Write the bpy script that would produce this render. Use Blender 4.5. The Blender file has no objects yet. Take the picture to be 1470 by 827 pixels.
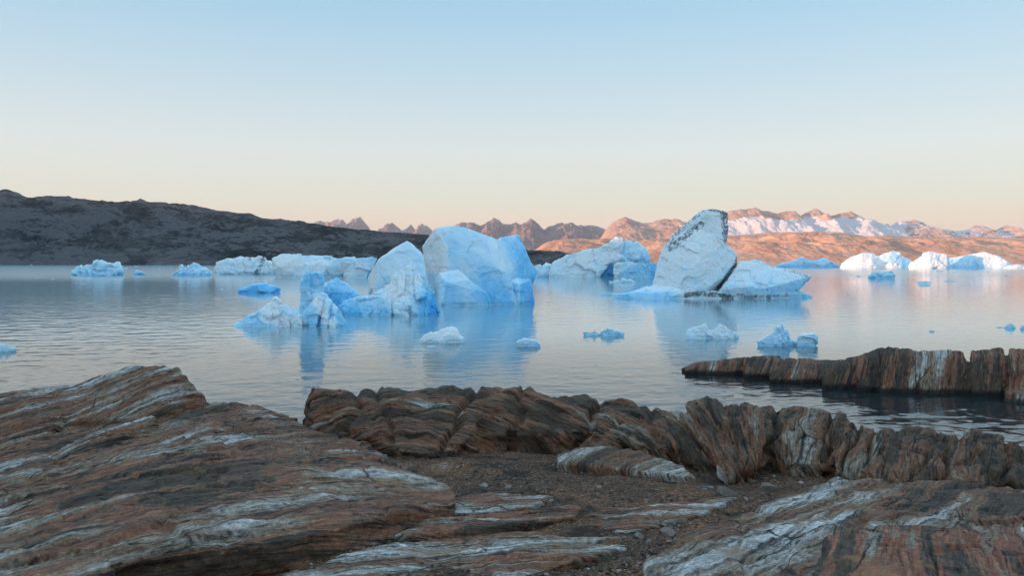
import bpy, bmesh, math, random
import numpy as np
from mathutils import Vector

random.seed(7)
rng = np.random.default_rng(7)
SC = bpy.context.scene
COL = SC.collection
F = 1143.0          # focal length in photo pixels
CX, HY = 735.0, 376.0
EYE = 7.0           # eye height above the water, metres
SUN_EL = math.radians(3.0)
SUN_DIR = Vector((-0.906 * math.cos(SUN_EL), -0.423 * math.cos(SUN_EL), math.sin(SUN_EL))).normalized()


def P(px, py, Y):
    return ((px - CX) / F * Y, Y, EYE - (py - HY) / F * Y)


# ------------------------------------------------------------------ noise
_perm = rng.permutation(256).astype(np.int32)
_perm = np.concatenate([_perm, _perm, _perm])
_grad = rng.normal(size=(256, 3))
_grad /= np.linalg.norm(_grad, axis=1)[:, None]


def perlin(p):
    i = np.floor(p).astype(np.int64)
    f = p - i
    u = f * f * f * (f * (f * 6 - 15) + 10)
    i &= 255
    out = 0
    for dx in (0, 1):
        wx = u[:, 0] if dx else 1 - u[:, 0]
        for dy in (0, 1):
            wy = u[:, 1] if dy else 1 - u[:, 1]
            for dz in (0, 1):
                wz = u[:, 2] if dz else 1 - u[:, 2]
                h = _perm[_perm[_perm[(i[:, 0] + dx) & 255] + ((i[:, 1] + dy) & 255)] + ((i[:, 2] + dz) & 255)]
                g = _grad[h]
                d = g[:, 0] * (f[:, 0] - dx) + g[:, 1] * (f[:, 1] - dy) + g[:, 2] * (f[:, 2] - dz)
                out = out + wx * wy * wz * d
    return out * 1.5


def fbm(p, octs=4, gain=0.5, lac=2.03, ridged=False, billow=False):
    a, s, tot = 1.0, 0.0, 0.0
    p = np.array(p, dtype=float)
    for k in range(octs):
        n = perlin(p)
        if ridged:
            n = 1 - 2 * np.abs(n)
        elif billow:
            n = 2 * np.abs(n) - 0.5
        s = s + a * n
        tot += a
        a *= gain
        p = p * lac + 17.3
    return s / tot


def facets(p, seed=0):
    """cells broken by flat tilted faces: fractured ice and rock (value about -1..1, and distance to the cell's edge)"""
    i = np.floor(p).astype(np.int64)
    best = np.full(len(p), 9.0); second = np.full(len(p), 9.0); val = np.zeros(len(p))
    for dx in (-1, 0, 1):
        for dy in (-1, 0, 1):
            for dz in (-1, 0, 1):
                c = i + np.array([dx, dy, dz])
                h = _perm[_perm[_perm[(c[:, 0] + seed) & 255] + (c[:, 1] & 255)] + (c[:, 2] & 255)]
                h2 = _perm[h + 1]
                r = p - (c + 0.5 + 0.45 * _grad[h])
                d = np.einsum('ij,ij->i', r, r)
                v = np.einsum('ij,ij->i', r, _grad[h2]) * 1.3 + (_perm[h2 + 1] / 255.0 - 0.5) * 0.7
                near = d < best
                second = np.where(near, best, np.minimum(second, d))
                val = np.where(near, v, val)
                best = np.where(near, d, best)
    return val, np.sqrt(second) - np.sqrt(best)


def smooth(a, b, x):
    t = np.clip((x - a) / (b - a), 0, 1)
    return t * t * (3 - 2 * t)


# ------------------------------------------------------------------ objects
def tag(o, label=None, cat=None, group=None, kind=None):
    if label: o['label'] = label
    if cat: o['category'] = cat
    if group: o['group'] = group
    if kind: o['kind'] = kind
    return o


def empty(name, loc):
    o = bpy.data.objects.new(name, None)
    o.location = loc
    o.empty_display_size = 0.3
    COL.objects.link(o)
    return o


def mesh_obj(name, V, faces, mat, attrs=None, smooth_shade=True, parent=None, origin=None):
    V = np.asarray(V, dtype=float)
    if origin is None:
        origin = (0, 0, 0)
    me = bpy.data.meshes.new(name)
    me.from_pydata((V - np.asarray(origin)).tolist(), [], faces)
    for k, a in (attrs or {}).items():
        a = np.asarray(a, dtype=np.float32)
        if a.ndim == 2:
            at = me.attributes.new(k, 'FLOAT_VECTOR', 'POINT')
            at.data.foreach_set('vector', a.ravel())
        else:
            at = me.attributes.new(k, 'FLOAT', 'POINT')
            at.data.foreach_set('value', a)
    if smooth_shade:
        me.polygons.foreach_set('use_smooth', [True] * len(me.polygons))
    me.materials.append(mat)
    me.update()
    o = bpy.data.objects.new(name, me)
    COL.objects.link(o)
    if parent is not None:
        o.parent = parent
        o.location = Vector(origin) - parent.location
    else:
        o.location = origin
    return o


def hull_union(hulls, voxel, iters=2, keep=0.5):
    """Voxel union of convex hulls -> verts, normals, faces (numpy / list)."""
    bm = bmesh.new()
    for pts in hulls:
        vs = [bm.verts.new(p) for p in pts]
        r = bmesh.ops.convex_hull(bm, input=vs, use_existing_faces=False)
        junk = [g for g in set(r['geom_interior'] + r['geom_unused']) if isinstance(g, bmesh.types.BMVert) and g.is_valid]
        if junk:
            bmesh.ops.delete(bm, geom=junk, context='VERTS')
    bmesh.ops.recalc_face_normals(bm, faces=bm.faces)
    me = bpy.data.meshes.new('hull_source')
    bm.to_mesh(me); bm.free()
    o = bpy.data.objects.new('hull_source', me)
    COL.objects.link(o)
    m = o.modifiers.new('r', 'REMESH'); m.mode = 'VOXEL'; m.voxel_size = voxel
    s = o.modifiers.new('s', 'SMOOTH'); s.factor = keep; s.iterations = iters
    dg = bpy.context.evaluated_depsgraph_get()
    ev = o.evaluated_get(dg)
    em = ev.to_mesh()
    V, N, faces = arrays(em)
    ev.to_mesh_clear()
    bpy.data.objects.remove(o); bpy.data.meshes.remove(me)
    return V, N, faces


def arrays(em):
    n = len(em.vertices)
    V = np.empty(n * 3); em.vertices.foreach_get('co', V)
    N = np.empty(n * 3); em.vertices.foreach_get('normal', N)
    nl = len(em.loops)
    li = np.empty(nl, dtype=np.int32); em.loops.foreach_get('vertex_index', li)
    ls = np.empty(len(em.polygons), dtype=np.int32); em.polygons.foreach_get('loop_start', ls)
    lt = np.empty(len(em.polygons), dtype=np.int32); em.polygons.foreach_get('loop_total', lt)
    if np.all(lt == 4):
        faces = li.reshape(-1, 4).tolist()
    else:
        li = li.tolist()
        faces = [li[a:a + b] for a, b in zip(ls.tolist(), lt.tolist())]
    return V.reshape(-1, 3), N.reshape(-1, 3), faces


def drop_below(V, faces, zmin, *arrs):
    """leave out what lies deep under the water / ground"""
    keepv = V[:, 2] > zmin
    fa = [f for f in faces if any(keepv[i] for i in f)]
    used = np.zeros(len(V), bool)
    for f in fa:
        used[f] = True
    idx = np.cumsum(used) - 1
    fa = [[int(idx[i]) for i in f] for f in fa]
    return (V[used], fa) + tuple(a[used] for a in arrs)


def project(V):
    Y = np.maximum(V[:, 1], 0.1)
    return CX + V[:, 0] / Y * F, HY + (EYE - V[:, 2]) / Y * F


def line_mask(qx, qy, pts, width):
    best = np.full(len(qx), 1e9)
    for (ax, ay), (bx, by) in zip(pts[:-1], pts[1:]):
        dx, dy = bx - ax, by - ay
        t = np.clip(((qx - ax) * dx + (qy - ay) * dy) / (dx * dx + dy * dy), 0, 1)
        best = np.minimum(best, np.hypot(qx - ax - t * dx, qy - ay - t * dy))
    return 1 - smooth(width * 0.3, width, best)


# ------------------------------------------------------------------ materials
class NT:
    def __init__(s, name):
        s.m = bpy.data.materials.new(name); s.m.use_nodes = True
        s.t = s.m.node_tree; s.t.nodes.clear()
        s.out = s.n('ShaderNodeOutputMaterial')
        s.bsdf = s.n('ShaderNodeBsdfPrincipled')
        s.t.links.new(s.bsdf.outputs[0], s.out.inputs['Surface'])

    def n(s, typ, **kw):
        nd = s.t.nodes.new(typ)
        for k, v in kw.items():
            setattr(nd, k, v)
        return nd

    def set(s, sock, v):
        if isinstance(v, bpy.types.NodeSocket):
            s.t.links.new(v, sock)
        else:
            sock.default_value = v

    def attr(s, name, out='Fac'):
        a = s.n('ShaderNodeAttribute', attribute_name=name)
        return a.outputs[out]

    def coord(s):
        return s.n('ShaderNodeTexCoord').outputs['Object']

    def scale(s, v, sc, off=(0, 0, 0), rot=(0, 0, 0)):
        m = s.n('ShaderNodeMapping')
        s.set(m.inputs['Vector'], v); m.inputs['Scale'].default_value = sc
        m.inputs['Location'].default_value = off; m.inputs['Rotation'].default_value = rot
        return m.outputs[0]

    def noise(s, v, scale=1, detail=4, rough=0.55, dist=0, out='Fac'):
        m = s.n('ShaderNodeTexNoise')
        s.set(m.inputs['Vector'], v); m.inputs['Scale'].default_value = scale
        m.inputs['Detail'].default_value = detail; m.inputs['Roughness'].default_value = rough
        m.inputs['Distortion'].default_value = dist
        return m.outputs[out]

    def voro(s, v, scale, feature='F1', out='Distance', rand=1):
        m = s.n('ShaderNodeTexVoronoi', feature=feature)
        s.set(m.inputs['Vector'], v); m.inputs['Scale'].default_value = scale
        m.inputs['Randomness'].default_value = rand
        return m.outputs[out]

    def math(s, op, a, b=0.0, c=0.0, clamp=False):
        m = s.n('ShaderNodeMath', operation=op, use_clamp=clamp)
        s.set(m.inputs[0], a); s.set(m.inputs[1], b); s.set(m.inputs[2], c)
        return m.outputs[0]

    def rng(s, v, a, b, c=0.0, d=1.0):
        m = s.n('ShaderNodeMapRange', interpolation_type='SMOOTHSTEP')
        s.set(m.inputs[0], v); m.inputs[1].default_value = a; m.inputs[2].default_value = b
        m.inputs[3].default_value = c; m.inputs[4].default_value = d
        return m.outputs[0]

    def mix(s, f, a, b):
        m = s.n('ShaderNodeMix', data_type='RGBA')
        s.set(m.inputs[0], f)
        s.set(m.inputs[6], a if isinstance(a, bpy.types.NodeSocket) else (*a, 1))
        s.set(m.inputs[7], b if isinstance(b, bpy.types.NodeSocket) else (*b, 1))
        return m.outputs[2]

    def ramp(s, f, stops):
        m = s.n('ShaderNodeValToRGB')
        s.set(m.inputs[0], f)
        el = m.color_ramp.elements
        while len(el) < len(stops): el.new(0.5)
        for e, (p, c) in zip(el, stops):
            e.position = p; e.color = (*c, 1)
        return m.outputs[0]

    def bump(s, h, strength=1.0, dist=1.0, normal=None):
        b = s.n('ShaderNodeBump'); b.inputs['Strength'].default_value = strength
        b.inputs['Distance'].default_value = dist
        s.set(b.inputs['Height'], h)
        if normal is not None: s.set(b.inputs['Normal'], normal)
        return b.outputs[0]

    def done(s, color, rough=0.8, normal=None, **kw):
        s.set(s.bsdf.inputs['Base Color'], color if isinstance(color, bpy.types.NodeSocket) else (*color, 1))
        s.set(s.bsdf.inputs['Roughness'], rough)
        if normal is not None: s.set(s.bsdf.inputs['Normal'], normal)
        for k, v in kw.items():
            s.set(s.bsdf.inputs[k.replace('_', ' ')], v)
        return s.m


def ice_material(name, size):
    """size: metres per photo pixel where the berg floats, sets the grain of the detail"""
    t = NT(name)
    co = t.coord()
    tint = t.attr('tint'); dirt = t.attr('dirt')
    n1 = t.noise(co, 0.022 / size, 5, 0.6, 0.6)
    n2 = t.noise(t.scale(co, (1, 1, 0.35)), 0.07 / size, 4, 0.65, 0.8)
    f = t.math('ADD', tint, t.math('MULTIPLY', t.math('SUBTRACT', n1, 0.5), 0.6))
    f = t.math('ADD', f, t.math('MULTIPLY', t.math('SUBTRACT', n2, 0.5), 0.35), clamp=True)
    c = t.ramp(f, [(0.0, (0.80, 0.82, 0.82)), (0.2, (0.72, 0.84, 0.91)), (0.42, (0.48, 0.74, 0.91)), (0.65, (0.20, 0.60, 0.91)), (1.0, (0.05, 0.38, 0.80))])
    dn = t.noise(co, 0.22 / size, 5, 0.75, 0.6)
    dm = t.rng(t.math('ADD', dirt, t.math('MULTIPLY', t.math('SUBTRACT', dn, 0.5), 2.6)), 0.55, 1.0)
    c = t.mix(dm, c, t.mix(dn, (0.05, 0.055, 0.06), (0.22, 0.23, 0.24)))
    h = t.noise(co, 0.09 / size, 6, 0.62, 0.5)
    h2 = t.voro(co, 0.12 / size, 'F1')
    hh = t.math('ADD', t.math('MULTIPLY', h, 6 * size), t.math('MULTIPLY', h2, 1.1 * size))
    t.bsdf.inputs['Subsurface Radius'].default_value = (0.35, 0.8, 1.0)
    t.bsdf.inputs['Subsurface Scale'].default_value = 9 * size
    return t.done(c, 0.45, t.bump(hh, 0.55), Subsurface_Weight=t.math('MULTIPLY', t.math('SUBTRACT', 1.0, dm), 0.65), Specular_IOR_Level=0.3)


def rock_material(name, seed, pale=0.5, rust=0.5, freq=7.0, grain=1.0, wet=False):
    """banded gneiss: the bands follow the 'strata' attribute (across, along, up)"""
    t = NT(name)
    st = t.attr('strata', 'Vector')
    co = t.coord()
    o = (seed * 3.1, seed * 1.7, seed * 2.3)
    warp = t.noise(t.scale(co, (1, 1, 1), o), 0.9 * grain, 3, 0.5, out='Color')
    v = t.n('ShaderNodeVectorMath', operation='MULTIPLY_ADD')
    t.set(v.inputs[0], warp); v.inputs[1].default_value = (0.20 / grain, 0.3 / grain, 0.2 / grain)
    t.set(v.inputs[2], st)
    sv = v.outputs[0]
    b1 = t.noise(t.scale(sv, (freq * 0.34, freq * 0.045, freq * 0.12), o), 1, 4, 0.55)
    b2 = t.noise(t.scale(sv, (freq * 1.1, freq * 0.055, freq * 0.3), o), 1, 4, 0.62)
    b3 = t.noise(t.scale(sv, (freq * 4.5, freq * 0.16, freq), o), 1, 4, 0.65)
    patch = t.noise(t.scale(co, (1, 1, 1), o), 0.55 * grain, 4, 0.6, 0.5)
    patch2 = t.noise(t.scale(sv, (freq * 0.22, freq * 0.06, freq * 0.15), (o[1], o[2], o[0])), 1, 4, 0.6, 0.3)
    speck = t.noise(co, 45 * grain, 4, 0.75)
    band = t.math('ADD', t.math('MULTIPLY', b1, 0.3), t.math('ADD', t.math('MULTIPLY', b2, 0.4), t.math('MULTIPLY', b3, 0.3)))
    fleck = t.noise(t.scale(sv, (freq * 2.4, freq * 1.3, freq * 2), o), 1.6, 5, 0.72)
    zone = t.math('ADD', t.math('MULTIPLY', b1, 0.62), t.math('ADD', t.math('MULTIPLY', patch, 0.30), t.math('MULTIPLY', b2, 0.30)))
    zone = t.math('ADD', zone, t.math('MULTIPLY', t.math('SUBTRACT', fleck, 0.5), 0.10))
    zone = t.math('ADD', zone, -0.61 + 0.5)
    zs = t.n('ShaderNodeMapRange'); t.set(zs.inputs[0], zone)
    zs.inputs[1].default_value = 0.425 - 0.20 * (pale - 0.5); zs.inputs[2].default_value = 0.715 - 0.20 * (pale - 0.5)
    r_ = 0.75 + 0.5 * rust
    c = t.ramp(zs.outputs[0], [(0.0, (0.078, 0.045, 0.024)), (0.10, (0.050, 0.030, 0.017)), (0.17, (0.135, 0.075, 0.042)), (0.24, (0.215 * r_, 0.088, 0.044)), (0.34, (0.16 * r_, 0.062, 0.034)), (0.40, (0.22 * r_, 0.118, 0.062)),
                               (0.47, (0.200, 0.145, 0.100)), (0.58, (0.300, 0.245, 0.195)), (0.68, (0.385, 0.35, 0.32)), (0.76, (0.48, 0.45, 0.425)),
                               (0.88, (0.25, 0.155, 0.095))])
    lines = t.math('ADD', t.math('MULTIPLY', b3, 0.6), t.math('MULTIPLY', fleck, 0.4))
    lm = t.n('ShaderNodeMix', data_type='RGBA', blend_type='MULTIPLY'); lm.inputs[0].default_value = 1.0
    t.set(lm.inputs[6], c)
    t.set(lm.inputs[7], t.ramp(lines, [(0.39, (0.16, 0.15, 0.145)), (0.46, (0.76, 0.75, 0.74)), (0.54, (1.12, 1.11, 1.10)), (0.63, (1.70, 1.68, 1.66))]))
    c = lm.outputs[2]
    # orange iron stains and black lichen
    st2 = t.noise(t.scale(co, (1, 1, 0.5), (o[2], o[0], o[1])), 1.1 * grain, 5, 0.65, 0.8)
    c = t.mix(t.rng(st2, 0.57, 0.72, 0, 0.8 * min(1, rust + 0.2)), c, (0.34, 0.155, 0.06))
    lich = t.noise(co, 5 * grain, 6, 0.78, 0.5)
    c = t.mix(t.rng(lich, 0.55, 0.68, 0, 0.7), c, (0.028, 0.024, 0.022))
    cd = t.n('ShaderNodeMix', data_type='RGBA', blend_type='MULTIPLY')
    cd.inputs[0].default_value = 1.0
    t.set(cd.inputs[6], c)
    t.set(cd.inputs[7], t.ramp(speck, [(0.3, (0.5, 0.5, 0.5)), (0.7, (1.4, 1.4, 1.4))]))
    c = cd.outputs[2]
    # joints along and across the bands, open only here and there
    cr = t.voro(t.scale(sv, (2.2 * grain, 0.5 * grain, 0.9 * grain), o), 1.0, 'DISTANCE_TO_EDGE')
    wid = t.rng(t.noise(t.scale(co, (1, 1, 1), o), 1.3 * grain, 3, 0.6), 0.43, 0.60, 0.0002, 0.017)
    crk = t.math('DIVIDE', cr, wid, clamp=True)
    seam = t.rng(t.noise(t.scale(sv, (freq * 2.2, freq * 0.10, freq * 0.5), (o[1], o[0], o[2])), 1, 3, 0.6), 0.40, 0.33)
    c = t.mix(t.math('MULTIPLY', seam, 0.8), c, (0.022, 0.018, 0.016))
    c = t.mix(crk, (0.016, 0.013, 0.012), c)
    if wet:   # dark tide band just above the water
        zz = t.n('ShaderNodeSeparateXYZ'); t.set(zz.inputs[0], st)
        lv = t.math('MULTIPLY_ADD', patch, 0.35, zz.outputs[2])
        c = t.mix(t.rng(lv, 0.36, 0.26, 0, 0.85), c, (0.022, 0.019, 0.016))
    h = t.math('ADD', t.math('MULTIPLY', b2, 0.05 / grain), t.math('MULTIPLY', b3, 0.014 / grain))
    h = t.math('ADD', h, t.math('MULTIPLY', lich, 0.03 / grain))
    h = t.math('ADD', h, t.math('MULTIPLY', speck, 0.004 / grain))
    h = t.math('ADD', h, t.math('MULTIPLY', fleck, 0.016 / grain))
    h = t.math('ADD', h, t.math('MULTIPLY', crk, 0.02 / grain))
    h = t.math('ADD', h, t.math('MULTIPLY', seam, -0.03 / grain))
    return t.done(c, 0.75, t.bump(h, 0.9), Specular_IOR_Level=0.35)


def ground_material():
    t = NT('gravel_ground')
    co = t.coord()
    a = t.noise(co, 0.8, 5, 0.6, 0.3)
    vc = t.voro(co, 42, 'F1', 'Color')
    vd = t.voro(co, 42, 'F1', 'Distance')
    vd2 = t.voro(co, 70, 'F1', 'Distance')
    base = t.ramp(a, [(0.3, (0.074, 0.045, 0.030)), (0.5, (0.153, 0.083, 0.050)), (0.62, (0.210, 0.099, 0.050)), (0.75, (0.322, 0.226, 0.185))])
    sep = t.n('ShaderNodeSeparateColor'); t.set(sep.inputs[0], vc)
    c = t.n('ShaderNodeMix', data_type='RGBA', blend_type='MULTIPLY'); c.inputs[0].default_value = 1
    t.set(c.inputs[6], base)
    t.set(c.inputs[7], t.ramp(sep.outputs[0], [(0.0, (0.35, 0.34, 0.33)), (0.6, (0.95, 0.93, 0.9)), (0.9, (1.5, 1.5, 1.5)), (1.0, (2.6, 2.6, 2.7))]))
    moss = t.noise(co, 1.7, 6, 0.7, 0.5)
    c2 = t.mix(t.rng(moss, 0.52, 0.62, 0, 0.8), c.outputs[2], (0.022, 0.019, 0.012))
    h = t.math('ADD', t.math('MULTIPLY', vd, -0.03), t.math('MULTIPLY', vd2, -0.012))
    h = t.math('ADD', h, t.math('MULTIPLY', moss, 0.05))
    return t.done(c2, 0.9, t.bump(h, 1.0), Specular_IOR_Level=0.25)


def stone_material(name, cols):
    t = NT(name)
    co = t.coord()
    r = t.n('ShaderNodeObjectInfo').outputs['Random']
    tone = t.attr('tone')
    n = t.noise(co, 18, 5, 0.7)
    c = t.ramp(t.math('ADD', t.math('MULTIPLY', n, 0.45), t.math('MULTIPLY', tone, 0.55)), cols)
    return t.done(c, 0.85, t.bump(t.math('MULTIPLY', n, 0.02), 0.8), Specular_IOR_Level=0.3)


def land_material(name, stops, snow=True, sc=0.004, bumpm=25.0, snowcol=(0.60, 0.56, 0.56)):
    t = NT(name)
    co = t.coord()
    a = t.noise(co, sc, 6, 0.65, 0.4)
    b = t.noise(t.scale(co, (1, 1, 2.2)), sc * 6, 5, 0.7, 0.5)
    f = t.math('ADD', t.math('MULTIPLY', a, 0.55), t.math('MULTIPLY', b, 0.45))
    c = t.ramp(f, stops)
    if snow:
        sn = t.math('ADD', t.attr('snow'), t.math('MULTIPLY', t.math('SUBTRACT', b, 0.5), 0.4))
        c = t.mix(t.rng(sn, 0.40, 0.58), c, snowcol)
    h = t.math('ADD', t.math('MULTIPLY', a, bumpm), t.math('MULTIPLY', b, bumpm * 0.5))
    return t.done(c, 0.95, t.bump(h, 0.7), Specular_IOR_Level=0.05)


def water_material():
    t = NT('fjord_water')
    co = t.coord()
    w2 = t.noise(t.scale(co, (0.8, 1.2, 1), rot=(0, 0, -0.3)), 2.6, 3, 0.55, 0.7)
    w3 = t.noise(co, 7.5, 2, 0.5, 0.3)
    h = t.math('ADD', t.math('MULTIPLY', w2, 0.006), t.math('MULTIPLY', w3, 0.0018))
    xyz = t.n('ShaderNodeSeparateXYZ'); t.set(xyz.inputs[0], co)
    patch = t.noise(t.scale(co, (0.5, 1.4, 1)), 0.012, 3, 0.55, 0.4)
    wob = t.math('MULTIPLY_ADD', patch, 90.0, xyz.outputs[1])
    rgh = t.math('ADD', t.rng(wob, 260, 480, 0.03, 0.13), t.math('MULTIPLY', t.rng(xyz.outputs[0], 0, -45, 0, 0.06), t.rng(xyz.outputs[1], 60, 130, 0, 1)))
    # reflected brightness put into the colour: dark by the rocks, paler further out
    sky_lift = t.rng(t.math('MULTIPLY_ADD', patch, 20.0, xyz.outputs[1]), 58, 100)
    return t.done(t.mix(sky_lift, (0.010, 0.019, 0.022), (0.19, 0.325, 0.37)), rgh, t.bump(h, 1.0), IOR=1.40, Specular_IOR_Level=0.5)


# ------------------------------------------------------------------ icebergs
_mats = {}


def ice_mat(D):
    k = min([0.06, 0.09, 0.13, 0.3, 0.4, 0.75], key=lambda s: abs(math.log(s / (D / F))))
    if k not in _mats:
        _mats[k] = ice_material('glacier_ice', k)
    return _mats[k]


W = None   # marks a point under the waterline


def bp(D, *pts):
    """(px, py, depth offset): py None = under the water"""
    out = []
    for px, py, d in pts:
        Y = D + d
        if py is None:
            out.append(((px - CX) / F * Y, Y, -0.012 * D))
        else:
            out.append(P(px, py, Y))
    return out


def skyline(D, pts, depth, top=0.25, base=1.0, foot=1.1):
    """segment hulls under a skyline: (px, py[, depth shift]); depth in metres"""
    hs = []
    pts = [p if len(p) == 3 else (*p, 0.0) for p in pts]
    wy = HY + EYE * F / D
    for a, b in zip(pts[:-1], pts[1:]):
        h = []
        mid = (a[0] + b[0]) / 2
        for px, py, d in (a, b):
            k = max(0.15, min(1, (wy - py) / (wy - min(p[1] for p in pts))))
            w = depth * (0.35 + 0.65 * k)
            h += [(px, py, d - w * top / 2), (px, py, d + w * top / 2)]
            bx = mid + (px - mid) * foot
            h += [(bx, None, d - w * base / 2), (bx, None, d + w * base / 2)]
        hs.append(bp(D, *h))
    return hs


def iceberg(name, D, hulls, label, tint=0.2, group=None, cat='iceberg', amp=1.0, rough=1.0, vox=1.3,
            dirt=None, tintf=None, iters=1, flute=0.0):
    size = D / F
    V, N, faces = hull_union(hulls, size * vox, iters)
    q = V / size
    sd = rng.uniform(0, 200, 3)
    d = amp * size * (1.6 * fbm(q * 0.035 + sd, 4) + rough * 1.5 * fbm(q * 0.11 + sd, 3, billow=True) + rough * 0.8 * fbm(q * 0.3 + sd, 2))
    wq = q + 5 * np.stack([fbm(q * 0.06 + sd + 70 * k, 2) for k in range(3)], axis=1)
    fa, fe = facets(wq * 0.040 + sd, 3); fb_, fe2 = facets(wq * 0.11 + sd, 9)
    patchy = smooth(-0.15, 0.25, fbm(q * 0.018 + sd + 33, 2))
    d = d + amp * size * (3.4 * np.clip(fa, -0.8, 0.8) + rough * (0.35 + patchy) * 1.5 * np.clip(fb_, -0.8, 0.8))
    if flute:
        d = d + flute * size * fbm(q * np.array([0.22, 0.22, 0.03]) + sd, 3, ridged=True)
    low = smooth(-0.2 * size * 10, 3 * size, V[:, 2])       # smoother, undercut foot
    V = V + N * (d * (0.35 + 0.65 * low))[:, None]
    # melt notch just above the water
    notch = np.exp(-((V[:, 2] - 1.6 * size) / (1.6 * size)) ** 2) * (0.5 + fbm(q * 0.05 + sd + 9, 2))
    V[:, :2] -= N[:, :2] * (np.clip(notch, 0, 1) * 1.6 * size)[:, None]
    qx, qy = project(V)
    if cat == 'ice chunk':
        tint = tint - 0.10
    tt = np.full(len(V), tint)
    hmax = max(V[:, 2].max(), 0.1)
    tt = tt + 0.16 * (1 - smooth(0, 0.45, V[:, 2] / hmax)) - 0.16 * smooth(0.2, 0.85, N[:, 2]) - 0.14 * smooth(0.3, 0.9, -N[:, 0]) + 0.12 * smooth(0.2, 0.9, N[:, 0]) + 0.18 * fbm(q * 0.02 + sd + 50, 3)  # left faces paler, right faces bluer: side light put into the tint
    if tintf is not None:
        tt = tt + tintf(qx, qy, V, N)
    dd = np.zeros(len(V))
    if dirt is not None:
        dd = dirt(qx, qy, V, N)
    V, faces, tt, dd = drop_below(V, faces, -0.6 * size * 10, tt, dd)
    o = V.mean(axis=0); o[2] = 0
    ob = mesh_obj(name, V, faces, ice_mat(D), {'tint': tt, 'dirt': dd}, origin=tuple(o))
    return tag(ob, label, cat, group)


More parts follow.
